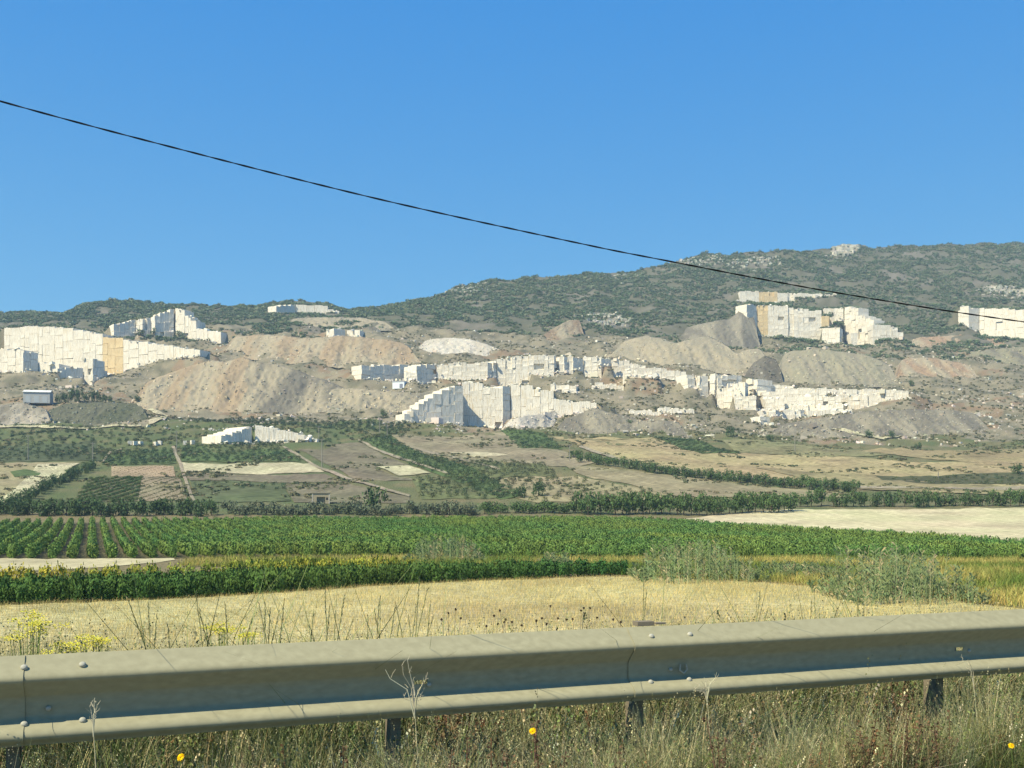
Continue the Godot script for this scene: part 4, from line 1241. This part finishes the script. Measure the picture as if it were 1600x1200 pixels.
func reeds(x0: float, x1: float, py: float, h: float, dens: float, label: String, sd: int) -> void:
	rng.seed = sd
	var mid := gp((x0 + x1) * 0.5, py)
	var st := st_new()
	for i in int((x1 - x0) * dens * 4.0):
		var px := rng.randf_range(x0, x1)
		var e: float = clamp(sin(PI * (px - x0) / (x1 - x0)) * 1.5, 0.25, 1.0)
		var g := gp(px, py) + Vector3(0, 0, rng.randf_range(-9.0, 1.0))
		g.y = height(g.x, -g.z)
		var hh := h * e * rng.randf_range(0.6, 1.08)
		var lean := Vector3(rng.randfn() * 0.08, 1, rng.randfn() * 0.08)
		var c := vary(Color(0.19, 0.25, 0.12) if rng.randf() < 0.85 else Color(0.36, 0.33, 0.19), 0.25)
		st.set_color(c)
		var b := g - mid
		var top := b + lean * hh
		var side := Vector3(0.018, 0, 0.008)
		quad(st, b - side, b + side, top + side * 0.3, top - side * 0.3)
		for k in 13:
			var f := rng.randf_range(0.08, 1.0)
			var o := b.lerp(top, f)
			var az := rng.randf() * TAU
			var dv := Vector3(cos(az), 1.3, sin(az)).normalized()
			var ln := rng.randf_range(0.3, 0.65)
			var m := o + dv * ln * 0.55
			var t := o + dv * ln + Vector3(0, -ln * 0.35, 0)
			var w := dv.cross(Vector3.UP).normalized() * 0.022
			st.set_color(vary(c, 0.2))
			quad(st, o, m + w, t, m - w)
	var r := put("reed_stand", done(st), M.leaf)
	r.position = mid
	tag(r, label, "reeds", "reed stands")

# ---------------------------------------------------------------- buildings and poles
func build_buildings() -> void:
	var wall := mat(lin(0.55, 0.48, 0.33), 0.95, T.grit, 0.7)
	var trim := mat(lin(0.72, 0.68, 0.6), 0.9, T.grit, 0.7)
	var dark := mat(lin(0.03, 0.03, 0.03), 0.9)
	var roofm := mat(lin(0.42, 0.38, 0.28), 0.95, T.grit, 0.9)
	var p := gp(502, 787)
	var hut := base("farm_hut", p + Vector3(0, 0.4, 0), 0.12)
	tag(hut, "little sand-coloured flat-roofed hut behind the olive row", "hut")
	var st := st_new()
	for q in [[-1.9, 1.5], [1.9, 1.5]]:
		box(st, Vector3(q[0], 1.1, 0), Vector3(1.2, 3.2, 3.6))
	box(st, Vector3(0, 2.15, 0), Vector3(2.6, 1.1, 3.6))
	box(st, Vector3(0, 1.0, -0.4), Vector3(2.6, 3.0, 2.8))
	put("wall", done(st), wall, hut)
	st = st_new()
	box(st, Vector3(0, 2.82, 0), Vector3(5.4, 0.22, 4.0))
	put("roof", done(st), roofm, hut)
	for q in [-2.55, 2.55]:
		st = st_new()
		box(st, Vector3(q, 1.1, 1.7), Vector3(0.3, 3.2, 0.3))
		put("pillar", done(st), trim, hut)
	st = st_new()
	box(st, Vector3(1.85, 1.1, 1.82), Vector3(0.6, 0.7, 0.08))
	put("window", done(st), dark, hut)
	st = st_new()
	box(st, Vector3(-0.1, 0.9, 1.02), Vector3(1.0, 1.9, 0.08))
	put("door", done(st), mat(lin(0.28, 0.22, 0.14), 0.9), hut)
	p = gp(62, 629)
	var shed := base("quarry_shed", p + Vector3(0, 0.5, 2), 0.2)
	tag(shed, "pale blue-white quarry shed on the left quarry floor", "shed")
	var sw := mat(lin(0.68, 0.70, 0.68), 0.8, T.grit, 0.5)
	st = st_new()
	box(st, Vector3(0, 3.0, 0), Vector3(16, 7.0, 9))
	put("wall", done(st), sw, shed)
	st = st_new()
	for sx in [-1, 1]:
		quad(st, Vector3(-8.4, 8.2, 0), Vector3(8.4, 8.2, 0), Vector3(8.4, 6.45, sx * 5.0), Vector3(-8.4, 6.45, sx * 5.0))
	box(st, Vector3(0, 6.6, 0), Vector3(16.4, 0.3, 9.6))
	put("roof", done(st), mat(lin(0.6, 0.62, 0.62), 0.7), shed)
	for i in 3:
		st = st_new()
		box(st, Vector3(-5.0 + i * 5.0, 1.9, 4.52), Vector3(3.0, 4.2, 0.1))
		put("bay_door", done(st), mat(lin(0.4, 0.44, 0.46), 0.8), shed)
	p = gp(625, 606)
	var crane := base("loading_machine", p + Vector3(0, 0.4, 2), -0.3)
	tag(crane, "pale machine house on the ledge beside the central benches", "machine house")
	st = st_new()
	box(st, Vector3(0, 2.2, 0), Vector3(9, 5.0, 5))
	put("wall", done(st), mat(lin(0.66, 0.72, 0.76), 0.7), crane)
	st = st_new()
	box(st, Vector3(0, 4.9, 0), Vector3(9.6, 0.4, 5.6))
	put("roof", done(st), mat(lin(0.5, 0.52, 0.56), 0.7), crane)
	st = st_new()
	box(st, Vector3(2.2, 1.6, 2.52), Vector3(2.4, 3.0, 0.1))
	put("door", done(st), mat(lin(0.2, 0.22, 0.28), 0.7), crane)

func build_poles() -> void:
	var pm := mat(lin(0.42, 0.40, 0.35), 0.95, T.grit, 2.0)
	var im := mat(lin(0.25, 0.26, 0.26), 0.5)
	for q in [[44, 719, 40, "pale pole above the left straw field"], [145, 731, 40, "pale pole at the top of the diagonal hedge"], [276, 708, 34, "pale pole beside the marble blocks"], [503, 731, 46, "pale pole standing on the cream plot corner"], [498, 693, 28, "pale pole right of the small marble pit"], [593, 679, 28, "pale pole at the top of the olive strip"], [605, 686, 28, "second pale pole at the top of the olive strip"], [890, 719, 26, "pale pole at the head of the long tree line"], [1242, 706, 32, "pale pole on the ochre field"], [1466, 748, 12, "short white post on the dark strip"]]:
		var p := gp(q[0], q[1])
		var h: float = q[2] / F * -p.z
		var o := base("utility_pole", p)
		tag(o, q[3], "pole", "poles on the hillside")
		var st := st_new()
		tube(st, [Vector3(0, -0.5, 0), Vector3(0, h * 0.5, 0), Vector3(0, h, 0)], [0.2, 0.17, 0.13], 8)
		put("shaft", done(st), pm, o)
		if h > 5.0:
			st = st_new()
			box(st, Vector3(0, h - 0.5, 0.16), Vector3(1.7, 0.14, 0.14))
			put("crossarm", done(st), pm, o)
			for k in [-0.75, 0.0, 0.75]:
				st = st_new()
				tube(st, [Vector3(k, h - 0.43, 0.16), Vector3(k, h - 0.25, 0.16), Vector3(k, h - 0.1, 0.16)], [0.05, 0.08, 0.03], 6)
				put("insulator", done(st), im, o)

# ---------------------------------------------------------------- guardrail and cable
func beam_mesh(s0: float, s1: float, out: float, slots: Array, sd: int) -> ArrayMesh:
	rng.seed = sd
	# (height above ground, distance towards the road): a folded W section, closed by a second skin 4 mm behind
	var prof := [[0.770, 0.0], [0.765, 0.006], [0.748, 0.020], [0.712, 0.066], [0.703, 0.075], [0.694, 0.079], [0.684, 0.078], [0.674, 0.071], [0.622, 0.018], [0.610, 0.011], [0.588, 0.009], [0.570, 0.009], [0.545, 0.009], [0.533, 0.013], [0.508, 0.056], [0.500, 0.068], [0.490, 0.076], [0.480, 0.079], [0.470, 0.076], [0.462, 0.068], [0.450, 0.050], [0.441, 0.045]]
	var xs := [s0]
	var x := s0
	while x < s1 - 0.13:
		x += 0.12
		xs.append(x)
	xs.append(s1)
	for sl in slots:
		xs.append(sl - 0.028)
		xs.append(sl + 0.028)
	xs.sort()
	var st := st_new()
	st.set_smooth_group(0)
	var nx := xs.size()
	var skin := func(back: float):
		for i in nx - 1:
			var hole := false
			for sl in slots:
				if xs[i] > sl - 0.0285 and xs[i + 1] < sl + 0.0285:
					hole = true
			for k in prof.size() - 1:
				if hole and k == 10:
					continue
				var v := []
				for e in [[i, k], [i, k + 1], [i + 1, k + 1], [i + 1, k]]:
					var wob := nz.get_noise_2d(xs[e[0]] * 22.0 + sd * 3.0, prof[e[1]][0] * 30.0) * 0.0035
					v.append(Vector3(xs[e[0]], prof[e[1]][0] + nz.get_noise_1d(xs[e[0]] * 12.0) * 0.003, prof[e[1]][1] + out + wob - back))
				if back > 0:
					v.reverse()
				quad(st, v[0], v[1], v[2], v[3])
	skin.call(0.0)
	skin.call(0.004)
	for k in prof.size() - 1:
		for xe in [s0, s1]:
			quad(st, Vector3(xe, prof[k][0], prof[k][1] + out), Vector3(xe, prof[k + 1][0], prof[k + 1][1] + out), Vector3(xe, prof[k + 1][0], prof[k + 1][1] + out - 0.004), Vector3(xe, prof[k][0], prof[k][1] + out - 0.004))
	return done(st, true)

func bolt_mesh() -> ArrayMesh:
	var st := st_new()
	st.set_smooth_group(1)
	var n := 12
	var ring := func(r: float, z: float, k: int): return Vector3(cos(TAU * k / n) * r, sin(TAU * k / n) * r * 0.9, z)
	var pr := [[0.013, -0.004], [0.0127, 0.002], [0.010, 0.006], [0.0055, 0.008], [0.0005, 0.0085]]
	for i in pr.size() - 1:
		for k in n:
			quad(st, ring.call(pr[i][0], pr[i][1], k), ring.call(pr[i + 1][0], pr[i + 1][1], k), ring.call(pr[i + 1][0], pr[i + 1][1], k + 1), ring.call(pr[i][0], pr[i][1], k + 1))
	return done(st, true)

func build_guardrail() -> void:
	var steel := mat(lin(0.325, 0.315, 0.215), 0.85, T.metal, 0.9)
	steel.metallic_specular = 0.05
	var dirty := mat(lin(0.40, 0.40, 0.34), 0.6, T.metal, 2.6)
	dirty.metallic_specular = 0.3
	var rust := mat(lin(0.22, 0.19, 0.14), 0.8, T.metal, 3.0)
	var g := base("guardrail", R0, atan(1.0 / 2.75))
	tag(g, "galvanised steel W-beam guardrail along the roadside", "guardrail")
	var slot_l := rail_s(657)
	var slot_r := rail_s(1495)
	var spans := [[-7.9, -4.95], [-5.05, -1.94], [-2.06, 0.66], [0.56, 3.42], [3.32, 6.2], [6.1, 9.0]]
	for i in spans.size():
		var sl := []
		for s in [slot_l, slot_r]:
			if s > spans[i][0] and s < spans[i][1]:
				sl.append(s)
		put("beam", beam_mesh(spans[i][0], spans[i][1], 0.0 if i % 2 == 0 else 0.006, sl, i + 1), steel, g)
	var bm := bolt_mesh()
	for sx in [-1.99, 0.61]:
		for d in [[0.732, 0.041, 0.66, 0.0], [0.521, 0.034, 0.53, 0.0], [0.732, 0.041, 0.66, 0.2], [0.521, 0.034, 0.53, 0.2]]:
			var b := put("bolt", bm, dirty, g)
			b.transform = Transform3D(Basis(Vector3.RIGHT, -d[2]), Vector3(sx + 0.05 + d[3], d[0], d[1] + 0.009))
	for sx in [-3.45, -2.01, rail_s(615), rail_s(1000), rail_s(1475), 3.9, 5.4]:
		var st := st_new()
		box(st, Vector3(sx, 0.28, -0.10), Vector3(0.006, 0.84, 0.09))
		box(st, Vector3(sx + 0.022, 0.28, -0.057), Vector3(0.045, 0.84, 0.006))
		box(st, Vector3(sx + 0.022, 0.28, -0.143), Vector3(0.045, 0.84, 0.006))
		put("post", done(st), rust, g)
		st = st_new()
		box(st, Vector3(sx + 0.03, 0.58, -0.018), Vector3(0.09, 0.16, 0.05))
		put("spacer", done(st), rust, g)
		var b := put("bolt", bm, dirty, g)
		b.transform = Transform3D(Basis.from_scale(Vector3(0.8, 0.8, 0.8)), Vector3(sx + 0.03 + 0.12, 0.568, 0.017))
	# the reflector bracket on top at the joint and the bent washer in the groove
	var st2 := st_new()
	box(st2, Vector3(rail_s(1010), 0.782, -0.03), Vector3(0.085, 0.02, 0.05))
	box(st2, Vector3(rail_s(1035), 0.779, -0.03), Vector3(0.05, 0.008, 0.03))
	put("bracket", done(st2), rust, g)
	st2 = st_new()
	var wx := rail_s(1063)
	tube(st2, [Vector3(wx - 0.016, 0.592, 0.03), Vector3(wx - 0.02, 0.565, 0.03), Vector3(wx, 0.55, 0.032), Vector3(wx + 0.018, 0.566, 0.03), Vector3(wx + 0.014, 0.59, 0.03)], [0.004, 0.005, 0.005, 0.005, 0.004], 6)
	put("clip", done(st2), dirty, g)

func build_cable() -> void:
	var key := [[-900, -115, 9.5], [-500, 14, 10.2], [0, 158, 11.0], [300, 238, 11.6], [600, 313, 12.2], [900, 379, 12.8], [1040, 407, 13.1], [1300, 456, 13.6], [1600, 503, 14.2], [2100, 568, 15.4], [2700, 625, 17.0]]
	var cv := Curve3D.new()
	for i in key.size():
		var p := at(key[i][0], key[i][1], key[i][2])
		var a := at(key[max(i - 1, 0)][0], key[max(i - 1, 0)][1], key[max(i - 1, 0)][2])
		var b := at(key[min(i + 1, key.size() - 1)][0], key[min(i + 1, key.size() - 1)][1], key[min(i + 1, key.size() - 1)][2])
		var t := (b - a) / 6.0
		cv.add_point(p, -t, t)
	var o := base("overhead_cable", at(800, 358, 12.6))
	tag(o, "black twisted overhead cable slanting across the blue sky", "cable")
	var m := mat(lin(0.012, 0.012, 0.012), 0.6)
	var ln := cv.get_baked_length()
	var n := int(ln / 0.08)
	for k in 2:
		var pts := []
		var rs := []
		for i in n + 1:
			var d := ln * i / n
			var p := cv.sample_baked(d, true)
			var a := d * TAU / 0.62 + PI * k + sin(d * 1.7) * 0.8
			pts.append(p + Vector3(0, sin(a) * 0.0055, cos(a) * 0.0055) - o.position)
			rs.append(0.006)
		var st := st_new()
		st.set_smooth_group(0)
		tube(st, pts, rs, 6)
		put("strand", done(st, true), m, o)

# ---------------------------------------------------------------- verge plants
func verge_pt(sx: float, d: float) -> Vector3:      # d metres behind the rail
	var p := rail_pt(sx, 0, -d)
	p.y = height(p.x, -p.z) - 0.02
	return p

func build_verge() -> void:
	var straws := [Color(0.34, 0.325, 0.19), Color(0.25, 0.245, 0.135), Color(0.45, 0.42, 0.28), Color(0.18, 0.195, 0.1)]
	var greens := [Color(0.12, 0.17, 0.06), Color(0.16, 0.2, 0.09), Color(0.09, 0.13, 0.05)]
	var kinds := [tuft(54, 0.74, 0.075, 0.006, straws, 901, 0.75, 0.2), tuft(46, 0.62, 0.08, 0.0065, greens, 902, 0.8), tuft(40, 0.85, 0.06, 0.0042, straws + [greens[1], greens[0]], 903, 0.45, 0.3), leafy(904, Color(0.12, 0.17, 0.06)), leafy(905, Color(0.15, 0.1, 0.06))]
	var labels := ["bent dry straw grass under the guardrail", "dark green grass under the guardrail", "upright seeding grass under the guardrail", "grey-green leafy weeds under the guardrail", "reddish brown seeding dock under the guardrail"]
	var cats := ["grass", "grass", "grass", "weeds", "weeds"]
	var names := ["straw_grass", "green_grass", "seeding_grass", "leafy_weeds", "dock_weeds"]
	var xs := [[], [], [], [], []]
	var cs := [[], [], [], [], []]
	rng.seed = 910
	for i in 8600:
		var sx := rng.randf_range(-3.4, 4.6)
		var d := -0.45 + pow(rng.randf(), 1.5) * 6.0
		sx *= 1.0 + d * 0.13
		var p := verge_pt(sx, d)
		var px := 800.0 + F * p.x / -p.z
		var n := nz2.get_noise_2d(p.x * 22.0, p.z * 22.0)
		var r := rng.randf()
		var k := 0
		var gshare := 0.32
		if px < 460:
			gshare = 0.55
		elif px > 1480:
			gshare = 0.5
		if r < gshare + n * 0.3:
			k = 1
		elif r < 0.6:
			k = 0
		elif r < 0.86:
			k = 2
		elif r < 0.95:
			k = 3
		else:
			k = 4
		if (px > 640 and px < 790 or px > 1360 and px < 1460) and rng.randf() < 0.16:
			k = 4
		var s := rng.randf_range(0.7, 1.25) * (1.0 if d > 0.5 else 0.75)
		if d < 0.25:
			s *= 0.66
		elif d < 2.0:
			s *= 0.9
		xs[k].append(xf(p, Vector3(s, s, s), rng.randf() * TAU, 0.25))
		cs[k].append(vary(Color(1.05, 1.03, 0.98), 0.45))
	for sx in [-2.0, rail_s(615), rail_s(1000), rail_s(1475)]:
		for i in 16:
			var k := 2 if i % 3 else 1
			var p := verge_pt(sx + rng.randfn() * 0.07, rng.randf_range(-0.4, -0.02))
			var s := rng.randf_range(0.5, 0.68)
			xs[k].append(xf(p, Vector3(s, s, s), rng.randf() * TAU, 0.2))
			cs[k].append(vary(Color(1.05, 1.03, 0.98), 0.45))
	for k in 5:
		scatter(names[k], kinds[k], M.leaf, xs[k], cs[k], labels[k], cats[k])
	# slope further down, coarser
	rng.seed = 920
	var fx := []
	var fc := []
	for i in 5000:
		var px := rng.randf_range(-150, 1750)
		var p := gpt(px, rng.randi_range(2, 4), rng.randf())
		var s := rng.randf_range(0.8, 1.3)
		fx.append(xf(p, Vector3(s, s, s), rng.randf() * TAU, 0.2))
		fc.append(vary(Color(1, 1, 1), 0.3))
	scatter("embankment_grass", kinds[0], M.leaf, fx, fc, "dry grass on the embankment falling to the stubble field", "grass")
	tall_plants()

func leafy(sd: int, c: Color) -> ArrayMesh:
	rng.seed = sd
	var st := st_new()
	for i in 7:
		var az := rng.randf() * TAU
		var b := Vector3(rng.randfn() * 0.04, 0, rng.randfn() * 0.04)
		var h := rng.randf_range(0.3, 0.7)
		var tip := b + Vector3(cos(az) * 0.12, h, sin(az) * 0.12)
		st.set_color(Color(c.r * 0.9, c.g * 0.75, c.b * 0.7))
		var sd2 := Vector3(0.004, 0, 0.002)
		quad(st, b - sd2, b + sd2, tip + sd2 * 0.5, tip - sd2 * 0.5)
		for k in 34:
			var f := rng.randf_range(0.15, 1.0)
			var o := b.lerp(tip, f)
			var d := (rv() + Vector3(0, 0.35, 0)).normalized()
			var l := rng.randf_range(0.015, 0.038)
			var w := d.cross(rv()).normalized() * l * 0.32
			st.set_color(vary(c, 0.35))
			quad(st, o, o + d * l * 0.5 + w, o + d * l, o + d * l * 0.5 - w)
	return done(st)

func stalk(st: SurfaceTool, pts: Array, r: float, c: Color) -> void:
	st.set_color(c)
	var rs := []
	for i in pts.size():
		rs.append(r * (1.0 - 0.65 * i / (pts.size() - 1.0)))
	tube(st, pts, rs, 4)

# a point above the rail seen at a pixel, d metres behind it
func behind(px: float, py: float, d: float) -> Vector3:
	var u := (px - 800.0) / F
	var z := (4.5 + d / 0.93979) / (1.0 - u / 2.75)
	return at(px, py, z)

func tall_plants() -> void:
	# grass stems standing up behind the rail, from their foot behind it to the tip seen against the field
	rng.seed = 950
	var gm: Material = M.leaf
	var clumps := [
		[250, [[200, 937], [232, 945], [245, 962], [262, 975]], 0.55, "two green stems arching left behind the rail"],
		[330, [[306, 927], [312, 955], [352, 945], [395, 965], [400, 985]], 0.6, "thin dark stems beside the yellow umbels"],
		[425, [[405, 945], [414, 942], [422, 955], [444, 940], [436, 958]], 0.5, "upright dark green stems standing close together"],
		[500, [[508, 925], [490, 955], [515, 948], [538, 930], [552, 968], [478, 960]], 0.5, "spreading green grass with slanting seed heads"],
		[585, [[585, 955], [594, 930], [592, 940], [618, 945], [575, 965]], 0.5, "narrow grass with one very straight stem"],
		[630, [[655, 905], [668, 920], [672, 943], [650, 948], [638, 960], [620, 950], [676, 968]], 0.5, "tall feathery grass overtopping the bean crop"],
		[1005, [[1006, 905], [1010, 925]], 0.45, "two straight dry stems above the rail bracket"],
		[1275, [[1272, 925], [1268, 940], [1280, 950]], 0.6, "faint dry stems right of the rail joint"],
		[1345, [[1338, 915], [1342, 930], [1350, 945]], 0.6, "thin stems in front of the nearest reeds"],
		[1190, [[1188, 925], [1182, 945], [1200, 950], [1150, 955]], 0.6, "sparse wispy stems above the middle of the right beam"]]
	for q in clumps:
		var foot := behind(q[0], 1000, q[2])
		foot.y = height(foot.x, -foot.z) - 0.02
		var o := base("tall_grass", foot)
		tag(o, q[3], "grass", "tall grasses behind the guardrail")
		for t in q[1]:
			var st := st_new()
			var tip := behind(t[0], t[1], q[2] + rng.randf_range(-0.15, 0.2)) - foot
			var b := Vector3(rng.randfn() * 0.05, 0, rng.randfn() * 0.04)
			var m := b.lerp(tip, 0.55) + Vector3((b.x - tip.x) * 0.22, 0.04, 0)
			var c := vary(Color(0.17, 0.19, 0.08), 0.25)
			stalk(st, [b, b.lerp(m, 0.6), m, m.lerp(tip, 0.6) + Vector3(0, 0.012, 0), tip], 0.0034, c)
			var d := (tip - m).normalized()
			for k in 16:
				var f := tip - d * (k * 0.009)
				var e := (d + rv() * 0.3).normalized() * 0.02
				var w := e.cross(rv()).normalized() * 0.0022
				st.set_color(vary(Color(0.26, 0.23, 0.12), 0.3))
				quad(st, f, f + e * 0.5 + w, f + e, f + e * 0.5 - w)
			put("stem", done(st), gm, o)
		var st2 := st_new()
		for k in 24:
			blade(st2, Vector3(rng.randfn() * 0.09, 0, rng.randfn() * 0.05), rng.randf_range(0.8, 1.32), 0.0085, rng.randf() * TAU, rng.randf_range(0.25, 0.95), vary(Color(0.14, 0.18, 0.07), 0.3))
		put("leaves", done(st2), gm, o)
	# fennel with yellow umbels
	for q in [[45, 978, 60, "large yellow-flowered fennel at the left end of the rail"], [115, 1012, 40, "low yellow-flowered fennel below the larger one"], [155, 1008, 26, "small fennel touching the top of the rail"], [345, 985, 30, "yellow-flowered fennel between the dark stems"], [385, 998, 16, "tiny fennel head beside the dark stems"]]:
		var foot := behind(q[0], 1000, 0.8)
		foot.y = height(foot.x, -foot.z) - 0.02
		var o := base("fennel_plant", foot)
		tag(o, q[3], "fennel", "yellow fennel behind the guardrail")
		var stem := st_new()
		var flowers := st_new()
		var heads := int(q[2] / 3.2)
		for k in heads:
			var tip := behind(q[0] + rng.randfn() * q[2] * 0.5, q[1] + rng.randfn() * q[2] * 0.22, 0.8 + rng.randf_range(-0.15, 0.15)) - foot
			var root := Vector3(rng.randfn() * 0.03, 0, rng.randfn() * 0.03)
			stalk(stem, [root, Vector3(tip.x * 0.35, tip.y * 0.55, tip.z * 0.35), tip], 0.004, vary(Color(0.2, 0.25, 0.08), 0.2))
			for j in 34:
				var a := rng.randf() * TAU
				var rr := sqrt(rng.randf()) * 0.045
				var p := tip + Vector3(cos(a) * rr, rng.randf_range(0.0, 0.02) - rr * 0.15, sin(a) * rr)
				var s := rng.randf_range(0.003, 0.006)
				flowers.set_color(vary(Color(0.42, 0.40, 0.06), 0.35))
				quad(flowers, p - Vector3(s, 0, 0), p + Vector3(0, s * 0.4, s), p + Vector3(s, 0, 0), p + Vector3(0, s, -s))
		put("stems", done(stem), gm, o)
		put("flowers", done(flowers), gm, o)
	# thistles: dark round heads
	for q in [[762, [[760, 978], [772, 962], [778, 975], [790, 968]], "dry thistle with three dark heads left of the rail joint"], [800, [[781, 954], [788, 972], [800, 972], [815, 977]], "tallest dry thistle with dark round heads"], [850, [[860, 947], [854, 975], [847, 966], [838, 970], [872, 966]], "dry thistle with many small heads"], [905, [[908, 954], [912, 950], [922, 950], [933, 965], [895, 967], [885, 968]], "dry branching thistle nearest the rail joint"], [958, [[958, 968], [970, 972]], "low dry thistle just left of the bracket"], [705, [[690, 968], [700, 958], [712, 952], [720, 966]], "pale dry thistle behind the middle of the beam"]]:
		var foot := behind(q[0], 1000, 0.7)
		foot.y = height(foot.x, -foot.z) - 0.02
		var o := base("dry_thistle", foot)
		tag(o, q[2], "thistle", "dry thistles behind the guardrail")
		var stem := st_new()
		for t in q[1]:
			var tip := behind(t[0], t[1], 0.7 + rng.randf_range(-0.12, 0.12)) - foot
			stalk(stem, [Vector3(rng.randfn() * 0.02, 0, 0), Vector3(tip.x * 0.3, tip.y * 0.7, tip.z * 0.3), tip], 0.003, vary(Color(0.27, 0.22, 0.14), 0.2))
			var hd := st_new()
			for k in 26:
				var d := rv()
				var e := d.cross(rv()).normalized() * 0.006
				hd.set_color(vary(Color(0.12, 0.09, 0.06), 0.3))
				var c := tip + d * 0.0035
				quad(hd, c - e * 0.6, c + d * 0.005, c + e * 0.6, c - d * 0.003)
			put("flower_head", done(hd), gm, o)
		put("stems", done(stem), gm, o)
	# pale dry weeds growing on the road side, crossing in front of the beam: one stalk that forks
	for q in [[648, 1112, [[602, 1046], [628, 1038], [636, 1028], [645, 1065], [668, 1050], [660, 1068]], "bleached branching weed in front of the beam groove"], [1522, 1072, [[1502, 1022], [1512, 1030]], "bleached bent stem in front of the right end"], [146, 1140, [[148, 1090], [152, 1100], [140, 1104]], "short wispy weed in front of the left beam"], [1105, 1092, [[1100, 1058], [1112, 1062], [1120, 1050], [1092, 1068], [1085, 1075]], "tangled dry weed hanging at the lower edge by the joint"]]:
		var foot := behind(q[0] + 4, 1180, -0.22)
		foot.y = -0.02
		var o := base("dry_weed", foot)
		tag(o, q[3], "weed", "bleached weeds in front of the guardrail")
		var fork := behind(q[0], q[1], -0.2) - foot
		var sm := st_new()
		stalk(sm, [Vector3.ZERO, fork * 0.5 + Vector3(0.012, 0, 0), fork], 0.0034, Color(0.40, 0.38, 0.24))
		put("stalk", done(sm), gm, o)
		for t in q[2]:
			var st := st_new()
			var tip := behind(t[0], t[1], -0.2 + rng.randf_range(-0.05, 0.05)) - foot
			var c0 := vary(Color(0.42, 0.39, 0.28), 0.2)
			stalk(st, [fork - Vector3(0, rng.randf() * 0.03, 0), fork.lerp(tip, 0.45) + Vector3((fork.x - tip.x) * 0.2, 0.012, 0), fork.lerp(tip, 0.8) + rv() * 0.006, tip], 0.0022, c0)
			for k in 4:
				var f := fork.lerp(tip, rng.randf_range(0.3, 1.0))
				var d := (rv() + Vector3(0, 0.8, 0)).normalized() * rng.randf_range(0.015, 0.04)
				stalk(st, [f, f + d * 0.6 + rv() * 0.005, f + d], 0.0012, Color(0.4, 0.37, 0.27))
			put("branch", done(st), gm, o)
	# dark dead dock stalks under the beam
	var dk := 0
	for q in [[552, "dead dock stalk left of the bleached weed"], [690, "rust-brown dock stalk right of the bleached weed"], [722, "thick rust-brown dock stalk under the middle beam"], [762, "leaning brown dock stalk left of the daisy"], [822, "straight dark dock stalk beside the daisy"], [858, "second straight dark dock stalk beside the daisy"], [1130, "dark stalk below the tangled dry weed"], [1350, "reddish dock stalk left of the right-hand post"], [1395, "branching reddish dock stalk near the right-hand post"], [1420, "tall reddish dock stalk near the right-hand post"], [1462, "dark dead stalk against the right-hand post"]]:
		rng.seed = 990 + dk
		dk += 1
		var foot := behind(q[0], 1190, -0.46 + rng.randf_range(-0.05, 0.05))
		foot.y = -0.02
		var o := base("dock_stalk", foot)
		tag(o, q[1], "weed", "dead dock stalks under the guardrail")
		var st := st_new()
		var sd := st_new()
		for b in 3:
			var h := rng.randf_range(0.34, 0.5) * (1.0 if b == 0 else 0.8)
			var lean := Vector3(rng.randfn() * 0.05, h, rng.randfn() * 0.04)
			var c := vary(Color(0.10, 0.06, 0.04), 0.25)
			stalk(st, [Vector3(rng.randfn() * 0.01, 0, 0), lean * 0.5 + Vector3(rng.randfn() * 0.01, 0, 0), lean], 0.005, c)
			for k in 46:
				var p := lean * rng.randf_range(0.35, 1.0) + rv() * 0.014
				var d := rv() * rng.randf_range(0.006, 0.011)
				var e := d.cross(rv()).normalized() * 0.005
				sd.set_color(vary(Color(0.11, 0.07, 0.045), 0.4))
				quad(sd, p - d, p + e, p + d, p - e)
		put("stem", done(st), gm, o)
		put("seeds", done(sd), gm, o)
	# yellow daisies
	for q in [[282, 1183, "yellow daisy among the green grass under the rail"], [832, 1142, "yellow daisy among the dry grass under the rail"], [1580, 1165, "small pale yellow daisy at the leafy right end"]]:
		var hd := behind(q[0], q[1], -0.52)
		var foot := Vector3(hd.x, -0.02, hd.z)
		foot.y = height(hd.x, -hd.z) - 0.02
		var o := base("daisy", foot)
		tag(o, q[2], "flower", "yellow daisies")
		var st := st_new()
		var tip := hd - foot
		stalk(st, [Vector3.ZERO, tip * 0.5 + Vector3(0.01, 0, 0), tip], 0.003, Color(0.12, 0.17, 0.05))
		put("stem", done(st), gm, o)
		st = st_new()
		var nrm := Vector3(-0.35, 0.6, 0.7).normalized()
		var a := nrm.cross(Vector3.RIGHT).normalized()
		var b := nrm.cross(a)
		for k in 13:
			var t := TAU * k / 13.0
			var d := a * cos(t) + b * sin(t)
			var w := (a * -sin(t) + b * cos(t)) * 0.0045
			st.set_color(vary(Color(0.85, 0.6, 0.01), 0.12))
			quad(st, tip + d * 0.003, tip + d * 0.010 + w * 0.8 + nrm * 0.003, tip + d * 0.015 - nrm * rng.randf() * 0.004, tip + d * 0.010 - w * 0.8 + nrm * 0.003)
		put("petals", done(st), gm, o)
		st = st_new()
		tube(st, [tip - nrm * 0.003, tip + nrm * 0.004, tip + nrm * 0.007], [0.0045, 0.0045, 0.001], 8)
		put("disc", done(st), mat(lin(0.7, 0.4, 0.01), 0.9), o)
